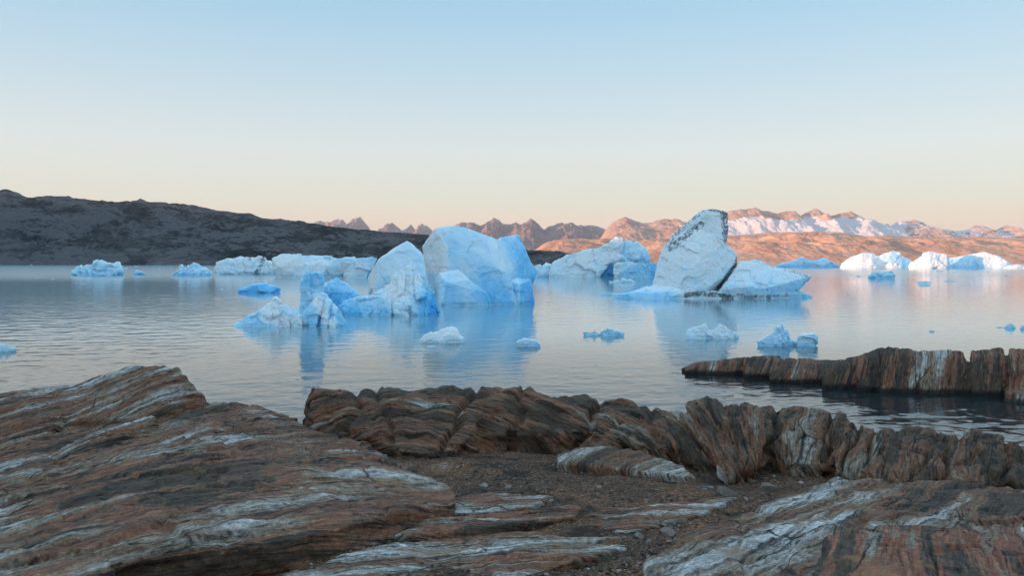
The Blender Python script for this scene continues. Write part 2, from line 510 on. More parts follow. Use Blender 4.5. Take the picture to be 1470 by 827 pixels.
def near_bergs():
    D = 131
    big = [bp(D, (626, 327, 2), (652, 324, 3), (665, 326, 3.2), (674, 334, 3), (711, 343, 3.5), (606, 354, 5), (608, 369, 5), (642, 388, 0), (641, 358, 0.6),
              (650, W, -1.5), (746, W, -2), (731, 394, -.5), (720, 363, 1.6), (630, 330, 10), (700, 342, 10), (612, 360, 9), (622, W, 9), (748, W, 9)),
           bp(D, (711, 344, 3.5), (731, 339, 7), (744, 337, 7), (752, 357, 6), (758, 368, 6), (720, 363, 2.2), (731, 394, .4), (755, 400, 4), (740, W, 1), (740, 341, 12), (757, 370, 12), (755, W, 9)),
           bp(D, (745, 366, 5), (758, 368, 6), (772, 390, 6.5), (768, 399, 6), (745, 405, 3), (758, 372, 10), (770, 394, 10), (745, W, 8)),
           bp(D, (724, 400, 1), (726, W, 0), (740, 395, 3), (762, 402, 5), (761, 422, 4.5), (771, W, 3.5), (746, W, -1.5), (746, 408, -.6), (765, W, 9)),
           bp(D, (630, 391, -1), (657, 387, -.5), (674, 402, -2), (700, 422, -2.6), (714, W, -3), (632, W, -3.6), (628, W, 3), (640, 405, -3))]

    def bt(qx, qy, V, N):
        f = -0.6 * smooth(4, -2, qx - 626 - np.clip((qy - 327) * 0.48, 0, 15)) * smooth(395, 385, qy)  # left facet whitened: the glow it faces is painted into the tint
        f += 0.16 * smooth(700, 740, qx - (qy - 345) * 0.35)  # right flank bluer, its shade painted in
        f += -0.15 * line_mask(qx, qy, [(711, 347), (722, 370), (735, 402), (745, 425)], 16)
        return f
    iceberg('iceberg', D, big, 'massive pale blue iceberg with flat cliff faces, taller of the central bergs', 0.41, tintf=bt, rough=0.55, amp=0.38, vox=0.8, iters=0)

    D = 150
    wedge = [bp(D, (584.5, 345, 4), (563, 363, 2), (541, 373, 1.5), (528, 398, 4), (529, W, 5), (541, W, 0), (602, 359, 5), (611, 376, 3), (624, 389, 3),
                (628, W, 2), (600, W, -2), (590, 350, 10), (535, W, 10), (628, W, 12), (624, 392, 9))]
    iceberg('iceberg', D, wedge, 'smooth pointed pale blue wedge of ice left of the massive iceberg', 0.28, rough=0.4, amp=0.4, vox=0.8, iters=0,
            tintf=lambda qx, qy, V, N: -0.2 * smooth(545, 537, qx))  # bright left facet, light put into the tint

    D = 87
    fr = [bp(D, (331, 466, 0), (340, W, 0), (356, 456, 0), (375, 447, 0), (345, W, -1.2), (420, W, -1.5), (400, W, 3)),
          bp(D, (372, 447, 0), (386, 434, .6), (390, 450, -.4), (384, W, -1.4), (365, W, -.8), (400, W, 2), (386, 440, 1.6)),
          bp(D, (386, 436, .5), (395, 426, .9), (398, 426, 1), (404, 434, .9), (402, 450, -.3), (398, W, -1.6), (384, W, -1.2), (396, 430, 2), (410, W, 2.4)),
          bp(D, (402, 433, .9), (416, 441, 1), (432, 445, 1), (440, W, -1), (400, W, -1.6), (406, 440, 1.8), (430, W, 3), (405, W, 3)),
          bp(D, (396, 428, .8), (402, 434, .2), (414, 452, -1.0), (418, W, -1.7), (408, W, -1.6), (400, 440, .8), (410, W, 0)),
          bp(D, (439, 386, 1.5), (432, 403, 1), (431, 416, 1.1), (444, 391, 1.3), (448, 395, 1.5), (446, 430, .9), (431, 432, 1), (440, 390, 2.4), (434, 420, 2.5), (446, 428, 2.6)),
          bp(D, (447, 394, 1.5), (452, 391, 1.6), (462, 394, 1.8), (465, 405, 1.8), (460, 428, 1.4), (446, 430, 1.2), (452, 395, 2.4), (463, 398, 2.6), (456, 430, 3)),
          bp(D, (431, 425, 1), (458, 422, 1.2), (466, W, 2), (426, W, .6), (434, 425, 3), (458, 425, 3.2), (430, W, 4), (462, W, 4)),
          bp(D, (464, 420, .2), (468, 423, .2), (458, 440, -.6), (450, W, -1.8), (438, W, -1.6), (452, 428, .2), (446, 440, -.4), (464, 424, 1.4), (455, W, 1)),
          bp(D, (466, 422, .4), (476, 432, .0), (470, 450, -1.), (468, W, -2), (456, W, -1.6), (468, 426, 1.6), (472, W, 1.2)),
          bp(D, (474, 432, .2), (485, 444, 0), (492, 460, 0), (497, 466, .5), (496, W, .5), (482, 452, -.9), (480, W, -1.8), (470, W, -1.4), (476, 436, 1.6), (490, W, 3)),
          bp(D, (466, 421, .5), (485, 446, .6), (490, W, 3), (440, W, 3), (452, 428, .8), (440, 446, .4), (466, 424, 2.4), (490, W, .6)),
          bp(D, (436, 446, 0), (466, 440, .2), (480, 452, -.2), (480, W, -.8), (428, W, -.8), (436, 446, 2), (470, 444, 2), (474, W, 2.5), (428, W, 2.5)),
          bp(D, (421, 449, -.4), (427, 443, -.3), (432, 456, -1.1), (438, W, -1.9), (414, W, -1.7), (428, W, 1)),
          bp(D, (474, 457, -1.3), (480, 457, -1.4), (482, 464, -1.5), (483, W, -2.2), (469, W, -2.2), (476, W, 0))]
    iceberg('iceberg', D, fr, 'bright turquoise iceberg with low left tail and upright blue tooth', 0.36, amp=0.6, rough=0.8, vox=0.65, iters=2, flute=0.9,
            tintf=lambda qx, qy, V, N: 0.20 * smooth(415, 450, qx) * smooth(450, 400, qy) - 0.35 * line_mask(qx, qy, [(395, 430), (382, 455), (430, 462)], 14)
            - 0.3 * line_mask(qx, qy, [(455, 430), (470, 462), (480, 462)], 10))
    D = 105
    b3 = [bp(D, (490, 432, 1), (520, 431, 1), (548, 424, 0), (500, W, -1), (570, W, -2), (600, W, 0), (490, W, 4), (560, W, 5), (540, 428, 4)),
          bp(D, (465, 405, 4), (483, 399, 4), (501, 409, 4), (517, 423, 3.5), (520, W, 3), (465, W, 3), (466, 412, 3), (500, 415, 6.5), (470, 410, 6.5), (517, W, 7), (465, W, 7)),
          bp(D, (589, 382, 2), (570, 389, 2), (560, 402, 1.6), (592, 398, 1.5), (596, 412, .6), (560, 420, .5), (585, 388, 4.5), (565, 400, 4.5), (600, W, 5), (560, W, 5), (590, W, -.5)),
          bp(D, (560, 405, 1.5), (540, 422, 1), (600, 408, 1), (612, 414, 1.5), (621, 428, 1.5), (628, 446, 1.5), (631, W, 2), (535, W, -1), (600, W, -2.2), (580, 430, -1.4),
             (620, W, 7), (545, W, 7), (612, 420, 5)),
          bp(D, (572, 394, 1.2), (576, 386, 1.8), (582, 396, .8), (580, 420, -1.2), (570, 425, -1), (578, 410, 2.5), (575, 425, 2)),
          bp(D, (594, 398, 1.2), (600, 392, 1.9), (606, 402, 1.3), (612, 425, -.4), (598, 430, -1.2), (602, 405, 3), (606, 430, 2)),
          bp(D, (612, 412, 1.5), (617, 409, 2), (622, 420, 1.6), (628, W, 0), (610, W, -1.6), (618, 418, 3.5), (622, W, 4)),
          bp(D, (524, 431, 0), (530, 424, .6), (537, 428, .4), (542, W, -1.4), (520, W, -1.2), (532, 430, 2), (532, W, 2)),
          bp(D, (568, 432, -2), (585, 430, -2.2), (590, 440, -2.5), (586, W, -3), (570, W, -3), (566, 440, -2), (580, W, 0)),
          bp(D, (545, 428, 0), (556, 418, .2), (562, 430, -1.2), (560, W, -2.2), (540, W, -1.5), (555, W, 2))]
    iceberg('iceberg', D, b3, 'lumpy bright blue iceberg in front of the pointed wedge', 0.42, amp=0.8, rough=1.2, vox=0.7, iters=2, flute=1.0,
            tintf=lambda qx, qy, V, N: -0.30 * line_mask(qx, qy, [(588, 385), (570, 405), (578, 440)], 34) + 0.22 * smooth(580, 622, qx) * smooth(400, 430, qy) + 0.2 * smooth(530, 500, qx))

    D = 154
    dirty = [bp(D, (1012, 301, 4), (1027, 300, 5), (1043, 306, 6), (1044, 325, 5), (1042, 347, 3), (1006, 330, 3), (990, 317, 4), (980, 329, 4), (963, 339, 4.5),
                (1006, 303, 4.4), (1020, 304, 10), (1041, 315, 11), (970, 345, 11), (1040, 350, 11)),
             bp(D, (1004, 328, 1.4), (1041, 350, 1.2), (985, 332, 3.4), (963, 343, 3), (955, 352, 3.2), (945, 372, 2.6), (945, 387, 1.8), (940, 403, 1.6), (930, W, 2),
                (1058, 364, 3), (1056, 375, 2), (1041, 396, -1), (1021, 409, -3), (1000, 418, -4), (985, W, -4.4), (1003, 372, -2.6),
                (970, 345, 11), (1040, 352, 11), (945, 380, 10), (940, W, 11), (1056, 372, 9), (1045, W, 9)),
             bp(D, (1062, 375, .6), (1076, 377, 2), (1105, 381, 3), (1128, 387, 3), (1100, 414, -3), (1072, 412, -3.6), (1050, 408, -2.4), (1040, W, -1.5), (1100, W, -2.2), (1032, 417, -2),
                (1120, W, 2), (1070, 380, 9), (1126, 390, 8), (1120, W, 9), (1050, W, 9)),
             bp(D, (1105, 382, 2), (1128, 387, 2.6), (1146, 391, 3), (1165, 396, 3), (1160, 403, 3), (1148, 411, 2), (1138, 417, 1), (1100, 414, -2.8), (1112, W, -1.5),
                (1160, 398, 7), (1146, 410, 7), (1125, W, 8), (1105, W, 9)),
             bp(D, (1108, 418, -2), (1146, 416, 2), (1155, 420, 3), (1166, 425, 3), (1168, W, 3), (1105, W, -2.4), (1150, W, 7), (1108, W, 8)),
             bp(D, (1000, 419, -3.6), (1035, 418, -3), (1040, W, -3.4), (998, W, -4), (1040, W, 3), (1000, W, 3)),
             bp(D, (900, 421.5, 0), (920, 416, 1), (945, 408, 1.5), (985, 417, -4.2), (998, W, -4.6), (868, W, 2), (930, W, -3.8), (880, 424.5, 2), (930, W, 5), (960, 415, 0))]

    def dirt_and_shade(qx, qy, V, N):
        m = 0.80 * line_mask(qx, qy, [(1007, 322), (990, 334), (975, 346), (962, 356), (968, 345)], 9)
        m = np.maximum(m, 0.66 * line_mask(qx, qy, [(1012, 300), (990, 316), (976, 332), (957, 352)], 8))
        m = np.maximum(m, 0.92 * smooth(1027, 1037, qx - (qy - 300) * 0.1) * smooth(352, 345, qy) * smooth(1052, 1046, qx))
        m = np.maximum(m, 0.85 * line_mask(qx, qy, [(1018, 300), (1044, 306)], 4))
        m = np.maximum(m, 0.9 * line_mask(qx, qy, [(1060, 370), (1054, 383), (1042, 400), (1032, 412)], 6))  # dark gap between the two blocks, its shade drawn in this mask
        m = np.maximum(m, 0.9 * line_mask(qx, qy, [(985, 424), (1005, 421), (1035, 424), (1050, 427)], 7))  # shade of the undercut foot painted in with the dirt
        m = np.maximum(m, 0.75 * line_mask(qx, qy, [(1060, 424), (1100, 426), (1130, 423)], 4.5))  # same undercut shade below the right block
        m = np.maximum(m, 0.55 * line_mask(qx, qy, [(1087, 390), (1082, 402), (1090, 412), (1108, 420)], 3.5))
        m = np.maximum(m, 0.62 * line_mask(qx, qy, [(1108, 382), (1135, 389), (1160, 397)], 4))
        m = np.maximum(m, 0.50 * line_mask(qx, qy, [(1096, 418), (1120, 412), (1140, 407)], 4))
        m = np.maximum(m, 0.38 * line_mask(qx, qy, [(1007, 325), (1025, 333), (1042, 348)], 2.5))
        for ln, w_, k_ in (([(1012, 305), (1001, 330), (985, 360), (968, 395)], 3, .36), ([(1020, 340), (1018, 370), (1008, 405)], 2.5, .34), ([(1040, 352), (1036, 380), (1024, 404)], 2.5, .36),
                           ([(975, 350), (962, 380), (955, 410)], 3, .34), ([(1070, 380), (1064, 396), (1052, 410)], 2.5, .4), ([(1120, 390), (1112, 402), (1100, 412)], 3, .4), ([(1142, 394), (1136, 404), (1122, 412)], 2.5, .42)):
            m = np.maximum(m, k_ * line_mask(qx, qy, ln, w_))
        return m
    iceberg('iceberg', D, dirty, 'tall leaning iceberg streaked with black dirt and a low right block', 0.16, dirt=dirt_and_shade, amp=0.6, rough=0.6, vox=0.8, iters=0, flute=0.5,
            tintf=lambda qx, qy, V, N: -0.1 + 0.15 * smooth(1060, 1080, qx) + 0.4 * smooth(412, 422, qy) * smooth(985, 960, qx))

    D = 364
    arch = [bp(D, (791, 377, 0), (787, W, 0), (806, 370, .5), (824, 364, 1), (853, 356, 2), (876, 349, 2), (880, 374, -1), (866, 378, -1), (851, 383, -1), (846, W, -2), (800, W, -3),
               (800, 380, 12), (876, 352, 12), (850, W, 12), (790, W, 12)),
            bp(D, (866, 354, 1), (884, 341, 3), (893, 343, 3), (897, 350, 1), (890, 373, -.5), (872, 374, -.5), (886, 345, 12), (870, W, 12), (893, W, 12)),
            bp(D, (892, 349, 2.5), (903, 343, 4), (911, 352, 4), (926, 354, 4), (932, 365, 4), (934, 374, 3), (888, 373, .2), (915, 372, 0), (903, 346, 14), (930, 366, 14), (930, W, 14), (890, W, 14)),
            bp(D, (881, 380, -1.5), (893, 376, -2.5), (934, 376, 0), (943, 377, 3), (944, W, 3), (935, W, 0), (878, W, -3), (900, W, -4.5), (890, W, 12), (940, W, 12)),
            bp(D, (840, 372, 1.5), (890, 372, 1.5), (890, W, 2.5), (840, W, 2.5), (890, W, 14), (840, W, 14))]
    iceberg('iceberg', D, arch, 'sloping white iceberg with a teal cave at its waterline', 0.12, amp=0.8, rough=1.0, vox=0.8,
            tintf=lambda qx, qy, V, N: 0.5 * smooth(849, 856, qx) * smooth(888, 880, qx) * smooth(376, 382, qy) * smooth(0.2, 1.0, V[:, 1] - 364 + 1.5) + 0.2 * smooth(888, 896, qx))
    iceberg('iceberg', 372, skyline(372, [(764, 384), (768, 379), (778, 379.5), (788, 381), (794, 385)], 9), 'small pale iceberg tucked between the massive berg and the cave berg', 0.35)

    # --- far left bergs under the dark hillside
    D = 400
    iceberg('iceberg', D, skyline(D, [(101, 394), (108, 386), (112, 382), (121, 380), (128, 378), (136, 377), (144, 374.5), (151, 378), (157, 380), (170, 381), (177, 393)], 13),
            'crumbly light blue iceberg farthest left under the dark hillside', 0.36, rough=1.5, amp=1.1, vox=0.7)
    iceberg('iceberg', 420, skyline(420, [(189, 393.5), (194, 388), (206, 390), (212, 393.5)], 7), 'low blue ice lump between two crumbly bergs below the hill', 0.55, vox=0.6)
    D = 390
    iceberg('iceberg', D, skyline(D, [(243, 396), (250, 389), (258, 387), (256, 380), (261, 379), (266, 385), (272, 381), (278, 377.5), (286, 379), (290, 384), (297, 387), (303, 396)], 12),
            'crumbly blue iceberg with ragged spikes, beside the dirt-streaked berg', 0.38, rough=1.6, amp=1.1, vox=0.7)
    D = 430
    iceberg('iceberg', D, skyline(D, [(309, 385), (311, 376.5), (320, 374), (343, 371), (360, 371.5), (375, 370.5), (378, 374), (391, 378.5), (398, 385)], 18, top=0.5),
            'boxy white iceberg with dark dirt streaks below the hillside', 0.15, rough=1.4, amp=0.9, vox=0.7, flute=1.5,
            dirt=lambda qx, qy, V, N: np.maximum(np.maximum(0.8 * line_mask(qx, qy, [(378, 373), (372, 386), (368, 393)], 6), 0.62 * line_mask(qx, qy, [(350, 371), (376, 370.5)], 4)),
                                                 np.maximum(0.6 * line_mask(qx, qy, [(352, 390), (372, 392)], 5), 0.55 * line_mask(qx, qy, [(385, 378), (390, 388)], 5))))
    D = 348
    flat = [bp(D, (391, 370.5, 1), (407, 364, 2), (437, 368, 2), (462, 368, 1), (484, 371, 4), (470, 380, -2), (400, W, -1), (397, 380, -1), (455, W, -4), (490, 382, 4), (496, W, 5),
               (392, 374, 12), (407, 367, 14), (484, 373, 14), (490, W, 14), (398, W, 12)),
            bp(D, (484, 371.5, 4), (508, 372, 4), (534, 370, 5), (490, W, 5), (530, W, 7), (490, 373, 14), (534, 372, 14), (530, W, 14), (490, W, 14)),
            bp(D, (492, 388, -2), (500, 380, -1.5), (508, 373, -1), (534, 368, 0), (542, 370, 3), (541, 374, 3), (534, 384, 0), (521, W, -2), (490, W, -2.5), (534, 372, 8), (520, W, 6))]
    iceberg('iceberg', D, flat, 'long low white tabular iceberg with a tilted right end', 0.10, amp=0.7, rough=0.6, vox=0.75,
            tintf=lambda qx, qy, V, N: 0.25 * smooth(378, 372, qy) * smooth(410, 440, qx))
    iceberg('iceberg', 180, skyline(180, [(343, 420), (352, 415), (366, 410), (380, 407.5), (391, 410), (400, 412), (405, 419)], 6, top=0.4), 'low flat deep blue ice slab alone left of the turquoise berg', 0.72, rough=0.7, vox=0.7)

    # --- small pieces on the near water
    D = 62.5
    iceberg('ice_chunk', D, skyline(D, [(-14, 494), (-4, 488), (0, 489), (5, 495), (10, 490), (16, 495), (22, 501)], 1.6), 'pale ice chunk cut off by the left edge of the photo', 0.3, cat='ice chunk', vox=0.6)
    D = 69
    iceberg('ice_chunk', D, [bp(D, (601, 489, 0), (610, 481, .2), (624, 476, .3), (636, 475, .4), (649, 469, .8), (655, 472, .8), (630, 488, -.1), (622, 492, -.2), (602, W, -.2), (625, W, -.4), (650, W, 1.4), (612, 483, 1.4), (650, 472, 1.6), (610, W, 1.6)),
                             bp(D, (649, 470, .7), (656, 474, .8), (668, 486, .4), (662, W, .2), (630, W, -.7), (628, 489, -.4), (645, 480, 0), (665, W, 1.5), (640, W, 1.5))],
            'ridged pale ice chunk like a tilted slab in the berg reflection', 0.22, cat='ice chunk', amp=0.6, rough=0.7, vox=0.6)
    iceberg('ice_chunk', 65, skyline(65, [(611, 499.5), (615, 496.8), (623, 496.6), (628, 499.5)], 0.7), 'tiny ice piece in front of the ridged pale chunk', 0.3, cat='ice chunk', vox=0.5, amp=0.5)
    D = 66
    iceberg('ice_chunk', D, skyline(D, [(742, 493), (744, 488.6), (751, 487), (760, 487.5), (770, 488.3), (776, 494)], 1.2, top=0.5), 'small boxy blue ice chunk at the edge of the big reflection', 0.42, cat='ice chunk', vox=0.5, amp=0.6)
    D = 75.5
    iceberg('ice_chunk', D, skyline(D, [(837, 477), (842, 475.5), (848, 477), (853, 474.5), (861, 479)], 0.9) + skyline(D, [(858, 480), (863, 475.5), (872, 471), (883, 474.7), (896, 478)], 1.2),
            'thin blue ice chunk with two humps on open water', 0.48, cat='ice chunk', vox=0.5, amp=0.7)
    D = 73
    iceberg('ice_chunk', D, skyline(D, [(983, 481), (986, 475), (995, 471), (1006, 469), (1012, 465), (1017, 474.5), (1024, 474), (1028, 468.5), (1034, 467), (1042, 471), (1050, 474.7), (1060, 482)], 2.0),
            'white two-peaked ice chunk below the tall dirty iceberg', 0.25, cat='ice chunk', vox=0.5, amp=0.7)
    D = 66.5
    iceberg('ice_chunk', D, skyline(D, [(1087, 492), (1094, 487), (1102, 482), (1108, 478), (1113, 472), (1118, 470), (1121, 465.5), (1126, 472), (1130, 475), (1134, 486), (1144, 493)], 1.8),
            'pointed blue ice chunk shaped like a sail near the rock point', 0.42, cat='ice chunk', vox=0.5, amp=0.7)
    iceberg('ice_chunk', 66.3, skyline(66.3, [(1142, 488), (1144, 484), (1154, 481), (1163, 481), (1168, 480), (1172, 484), (1173, 490)], 1.2, top=0.5), 'knobbly blue ice chunk right beside the sail-shaped one', 0.45, cat='ice chunk', vox=0.5, amp=0.8)
    D = 84
    iceberg('ice_chunk', D, skyline(D, [(1441, 470), (1445, 465.5), (1452, 464), (1457, 467), (1459, 470)], 0.9), 'little blue ice chunk near the right edge of the photo', 0.5, cat='ice chunk', vox=0.5, amp=0.6)
    iceberg('ice_chunk', 83, skyline(83, [(1464, 471), (1467, 467), (1474, 466), (1480, 471)], 0.9), 'little ice chunk cut off by the right edge of the photo', 0.5, cat='ice chunk', vox=0.5, amp=0.6)
    iceberg('ice_chunk', 84.5, skyline(84.5, [(1429, 470.3), (1434, 469), (1440, 469.3), (1443, 470.5)], 0.5), 'flat ice sliver just left of the little blue chunk', 0.5, cat='ice chunk', vox=0.5, amp=0.3)

    D = 340
    iceberg('iceberg', D, skyline(D, [(1246, 396), (1253, 391), (1266, 390), (1281, 388), (1286, 396)], 6, top=0.5), 'small blue iceberg alone on open water before the white bergs', 0.40, vox=0.6)
    iceberg('iceberg', 270, skyline(270, [(874, 404), (882, 402.5), (888, 404.5), (896, 402.8), (912, 405)], 5), 'low rubble of blue ice between cave berg and dirty berg', 0.4, vox=0.6)
    D = 168
    iceberg('ice_chunk', D, skyline(D, [(862, 421.5), (866, 419.5), (876, 421), (886, 423)], 2), 'thin ice sliver off the foot of the dirty iceberg', 0.45, cat='ice chunk', vox=0.6, amp=0.5)
    # --- sunlit group far right, sun and shade also put into the tints
    D = 850
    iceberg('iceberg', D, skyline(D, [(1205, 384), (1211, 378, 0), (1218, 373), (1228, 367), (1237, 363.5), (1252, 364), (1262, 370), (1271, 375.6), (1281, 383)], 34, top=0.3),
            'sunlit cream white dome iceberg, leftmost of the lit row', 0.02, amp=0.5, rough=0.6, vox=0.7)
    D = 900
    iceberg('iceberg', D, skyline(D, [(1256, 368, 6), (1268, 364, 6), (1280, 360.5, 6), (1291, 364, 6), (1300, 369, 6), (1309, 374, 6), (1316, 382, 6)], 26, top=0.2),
            'shaded blue peaked iceberg behind the lit dome', 0.40, amp=0.5, rough=0.7, vox=0.7)  # blue of its shaded side put into the tint
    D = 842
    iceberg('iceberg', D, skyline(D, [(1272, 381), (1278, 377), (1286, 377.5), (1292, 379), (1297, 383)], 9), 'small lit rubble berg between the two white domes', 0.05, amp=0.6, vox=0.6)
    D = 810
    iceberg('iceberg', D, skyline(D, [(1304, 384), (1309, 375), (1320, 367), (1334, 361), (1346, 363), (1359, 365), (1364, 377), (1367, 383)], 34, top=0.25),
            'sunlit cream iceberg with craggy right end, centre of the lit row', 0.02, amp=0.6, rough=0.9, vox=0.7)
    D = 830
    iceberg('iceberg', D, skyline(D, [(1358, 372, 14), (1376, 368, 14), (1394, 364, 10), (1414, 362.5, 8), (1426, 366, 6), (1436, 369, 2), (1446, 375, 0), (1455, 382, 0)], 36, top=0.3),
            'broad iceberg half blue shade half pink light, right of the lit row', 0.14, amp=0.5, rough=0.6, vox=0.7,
            tintf=lambda qx, qy, V, N: 0.25 * smooth(1418, 1405, qx))  # left half bluer: cast shadow of the neighbouring berg painted in
    D = 790
    iceberg('iceberg', D, skyline(D, [(1440, 385), (1450, 381), (1460, 379.5), (1470, 382), (1482, 380), (1490, 385)], 14), 'low lit rubble berg at the far right edge', 0.05, amp=0.6, vox=0.7)
    D = 950
    iceberg('iceberg', D, skyline(D, [(1116, 382), (1124, 379), (1135, 375.6), (1144, 373), (1152, 369), (1158, 372), (1165, 374), (1174, 373.5), (1183, 371.5), (1192, 376), (1206, 382)], 26),
            'hazy blue shaded iceberg behind the dirty berg and beside the lit dome', 0.45, amp=0.5, vox=0.7)  # berg in shadow, the shade's blue put into the tint
    iceberg('iceberg', 960, skyline(960, [(1066, 382), (1074, 375), (1084, 374), (1094, 377), (1106, 382)], 22), 'distant blue berg top peeping over the dirty iceberg block', 0.45, amp=0.5, vox=0.7)
    iceberg('iceberg', 980, skyline(980, [(1205, 383.5), (1212, 381.5), (1218, 383.5)], 8), 'tiny far ice lump beside the lit dome', 0.4, amp=0.5, vox=0.6) if False else None
    # --- thin floes and scraps, hardly more than specks in the photo
    bits = [(1326, 405.5, 22, 1.8), (1327, 409.5, 18, 1.6), (1364, 404, 17, 1.0), (1349, 390, 11, 2.0), (1370, 391, 9, 1.0), (1415, 390, 10, 2.0), (1445, 396, 12, 1.0),
            (1408, 395.5, 7, 1.0), (1233, 397, 8, 1.0), (1281, 407, 4, 1.0), (1337, 476, 8, 1.6), (855, 524.5, 5, 1.2), (823, 528, 2.5, .8), (581, 511.5, 9, 1.4), (427, 545, 6, 1.2),
            (52, 380.5, 8, 1.8), (45, 381, 5, 1.2), (94, 380.6, 18, 2.2), (110, 380.4, 6, 2.6), (180, 386, 8, 1.6), (195, 382.5, 6, 1.2), (229, 386, 5, 1.6), (242, 386, 4, 1.4),
            (318, 415.5, 4, 1.2), (120, 408, 7, 1.0), (78, 401, 12, 0.8), (52, 399, 6, .7), (1216, 421, 4, .8), (960, 463, 5, .8), (700, 512, 3, .7), (520, 560, 5, 1.0)]
    for px, py, w, h in bits:
        D = EYE * F / (py - HY)
        near = py > 430
        far_left = py < 400 and px < 400
        lab = ('small dark scrap of ice adrift on the near open water' if near else
               'tiny white ice bit near the shore under the dark hill' if far_left else 'thin blue ice floe lying flat on the distant water')
        grp = 'ice scraps on the near water' if near else 'ice bits near the hill shore' if far_left else 'thin floes on the distant water'
        iceberg('ice_floe', D, skyline(D, [(px - w / 2, py - h * .35), (px - w * .2, py - h), (px + w * .2, py - h * .8), (px + w / 2, py - h * .35)], 0.35 * w * D / F + .1, top=0.5),
                lab, 0.45 if not near else 0.3, group=grp, cat='ice floe', vox=0.4, amp=0.25,
                dirt=(lambda qx, qy, V, N: np.full(len(V), 0.7)) if near else None)


near_bergs()

# ------------------------------------------------------------------ rocks
def ground_z(x, y):
    d = np.interp(y, [-300, -60, -10, 3, 6, 9.5, 12, 14, 16, 19, 23, 30, 60], [-8, -2, 1.6, 2.45, 2.58, 2.88, 3.06, 3.25, 3.9, 5.6, 7.9, 9.0, 10])
    side = np.clip(np.abs(x) - 18, 0, 100) * 0.12
    return EYE - d - side * (y > 0)


def ground_h(V):
    Q = V.copy(); Q[:, 2] = 0
    return ground_z(V[:, 0], V[:, 1]) + 0.12 * fbm(Q * 0.7, 4) + 0.03 * fbm(Q * 3.1 + 5, 4) + 0.012 * fbm(Q * 12 + 9, 3)


def rp(*pts):
    return [P(px, py, Y) for px, py, Y in pts]


def with_base(pts, drop=0.9):
    """visible top points plus the same outline pushed down into the ground"""
    v = rp(*pts)
    return v + [(x, y, z - drop) for x, y, z in v]


def outcrop(name, hulls, mat, label, strata, vox=0.03, amp=1.0, grain=1.0, zmin=-1e9, iters=3, terr=1.0, freq=7.0, cat='rock outcrop', group=None, knob=0.0, cuts=None):
    V, N, faces = hull_union(hulls, vox, iters, 0.6)
    g = grain
    big = 0.13 / g * fbm(V * 0.8 * g + 3.3, 4)
    V = V + N * (big * amp)[:, None]
    S = strata(V)
    w = np.stack([fbm(V * 0.9 * g + k * 31, 2) for k in range(3)], axis=1) * 0.35 / g
    q = S + w
    led = fbm(q * np.array([freq * 0.55, freq * 0.06, freq * 0.2]), 4, 0.55)
    led = led + 0.18 * fbm(q * np.array([freq * 1.6, freq * 0.16, freq * 0.5]), 3, 0.6, ridged=True)
    lum = fbm(V * 2.6 * g + 11, 4, 0.5, billow=True)
    fa, fe = facets((S + w) * np.array([2.1, 0.55, 0.9]) * g * 1.15 + 4.4, 5)
    fb_, fe2 = facets((S + w) * np.array([5.5, 1.6, 2.6]) * g * 1.1 + 1.7, 8)
    d = terr * 0.06 / g * led + amp * 0.03 / g * lum + 0.014 / g * fbm(V * 11 * g, 3)
    d = d + amp / g * (0.045 * np.clip(fa, -0.8, 0.8) + 0.018 * np.clip(fb_, -0.8, 0.8) - 0.03 * (1 - smooth(0, 0.08, fe)))
    if knob:
        d = d + knob / g * (fbm(V * 1.25 * g + 21, 2, billow=True) * 1.0)
    if cuts is not None:
        d = d - cuts(*project(V))
    V = V + N * d[:, None]
    V, faces, S = drop_below(V, faces, zmin, S)
    o = V.mean(axis=0); o[2] = V[:, 2].min()
    me = mesh_obj(name, V, faces, mat, {'strata': S}, origin=tuple(o))
    return tag(me, label, cat, group)


def G_left(x):
    # bands run away from the viewer on the left and swing across to the right
    xs = np.array([-14, -6.0, -4.6, -3.4, -2.2, -1.0, 1, 6.])
    sl = np.array([2.6, 2.6, 2.2, 1.3, 0.45, -0.05, -0.25, -0.3])
    gx = np.linspace(-14, 6, 400)
    gs = np.interp(gx, xs, sl)
    G = np.concatenate([[0], np.cumsum((gs[1:] + gs[:-1]) / 2 * np.diff(gx))])
    return np.interp(x, gx, G)


def strata_left(V):
    s = (V[:, 1] - G_left(V[:, 0])) * 0.45 + 1.3 * V[:, 2]
    t = V[:, 0] * 0.8 + V[:, 1] * 0.6
    return np.stack([s, t, V[:, 2] * 0.5], axis=1)


def strata_lin(nx, ny, nz, tx, ty):
    def f(V):
        return np.stack([V[:, 0] * nx + V[:, 1] * ny + V[:, 2] * nz, V[:, 0] * tx + V[:, 1] * ty, V[:, 2] * 0.5], axis=1)
    return f


def strata_mid(V):
    # swirling folds on the left of the ridge, straight tilted bands on the right
    x, y, z = V.T
    a = np.hypot(x + 1.6, (z - 3.6) * 2.2) * 0.9 + 0.5 * y
    b = 0.72 * x - 0.66 * y + 0.5 * z + 15.1
    k = smooth(1.5, 4.2, x)
    s = a * (1 - k) + b * k
    t = (x * 0.3 + y * 0.8) * (1 - k) + (0.66 * x + 0.72 * y) * k
    return np.stack([s, t, z * 0.8], axis=1)


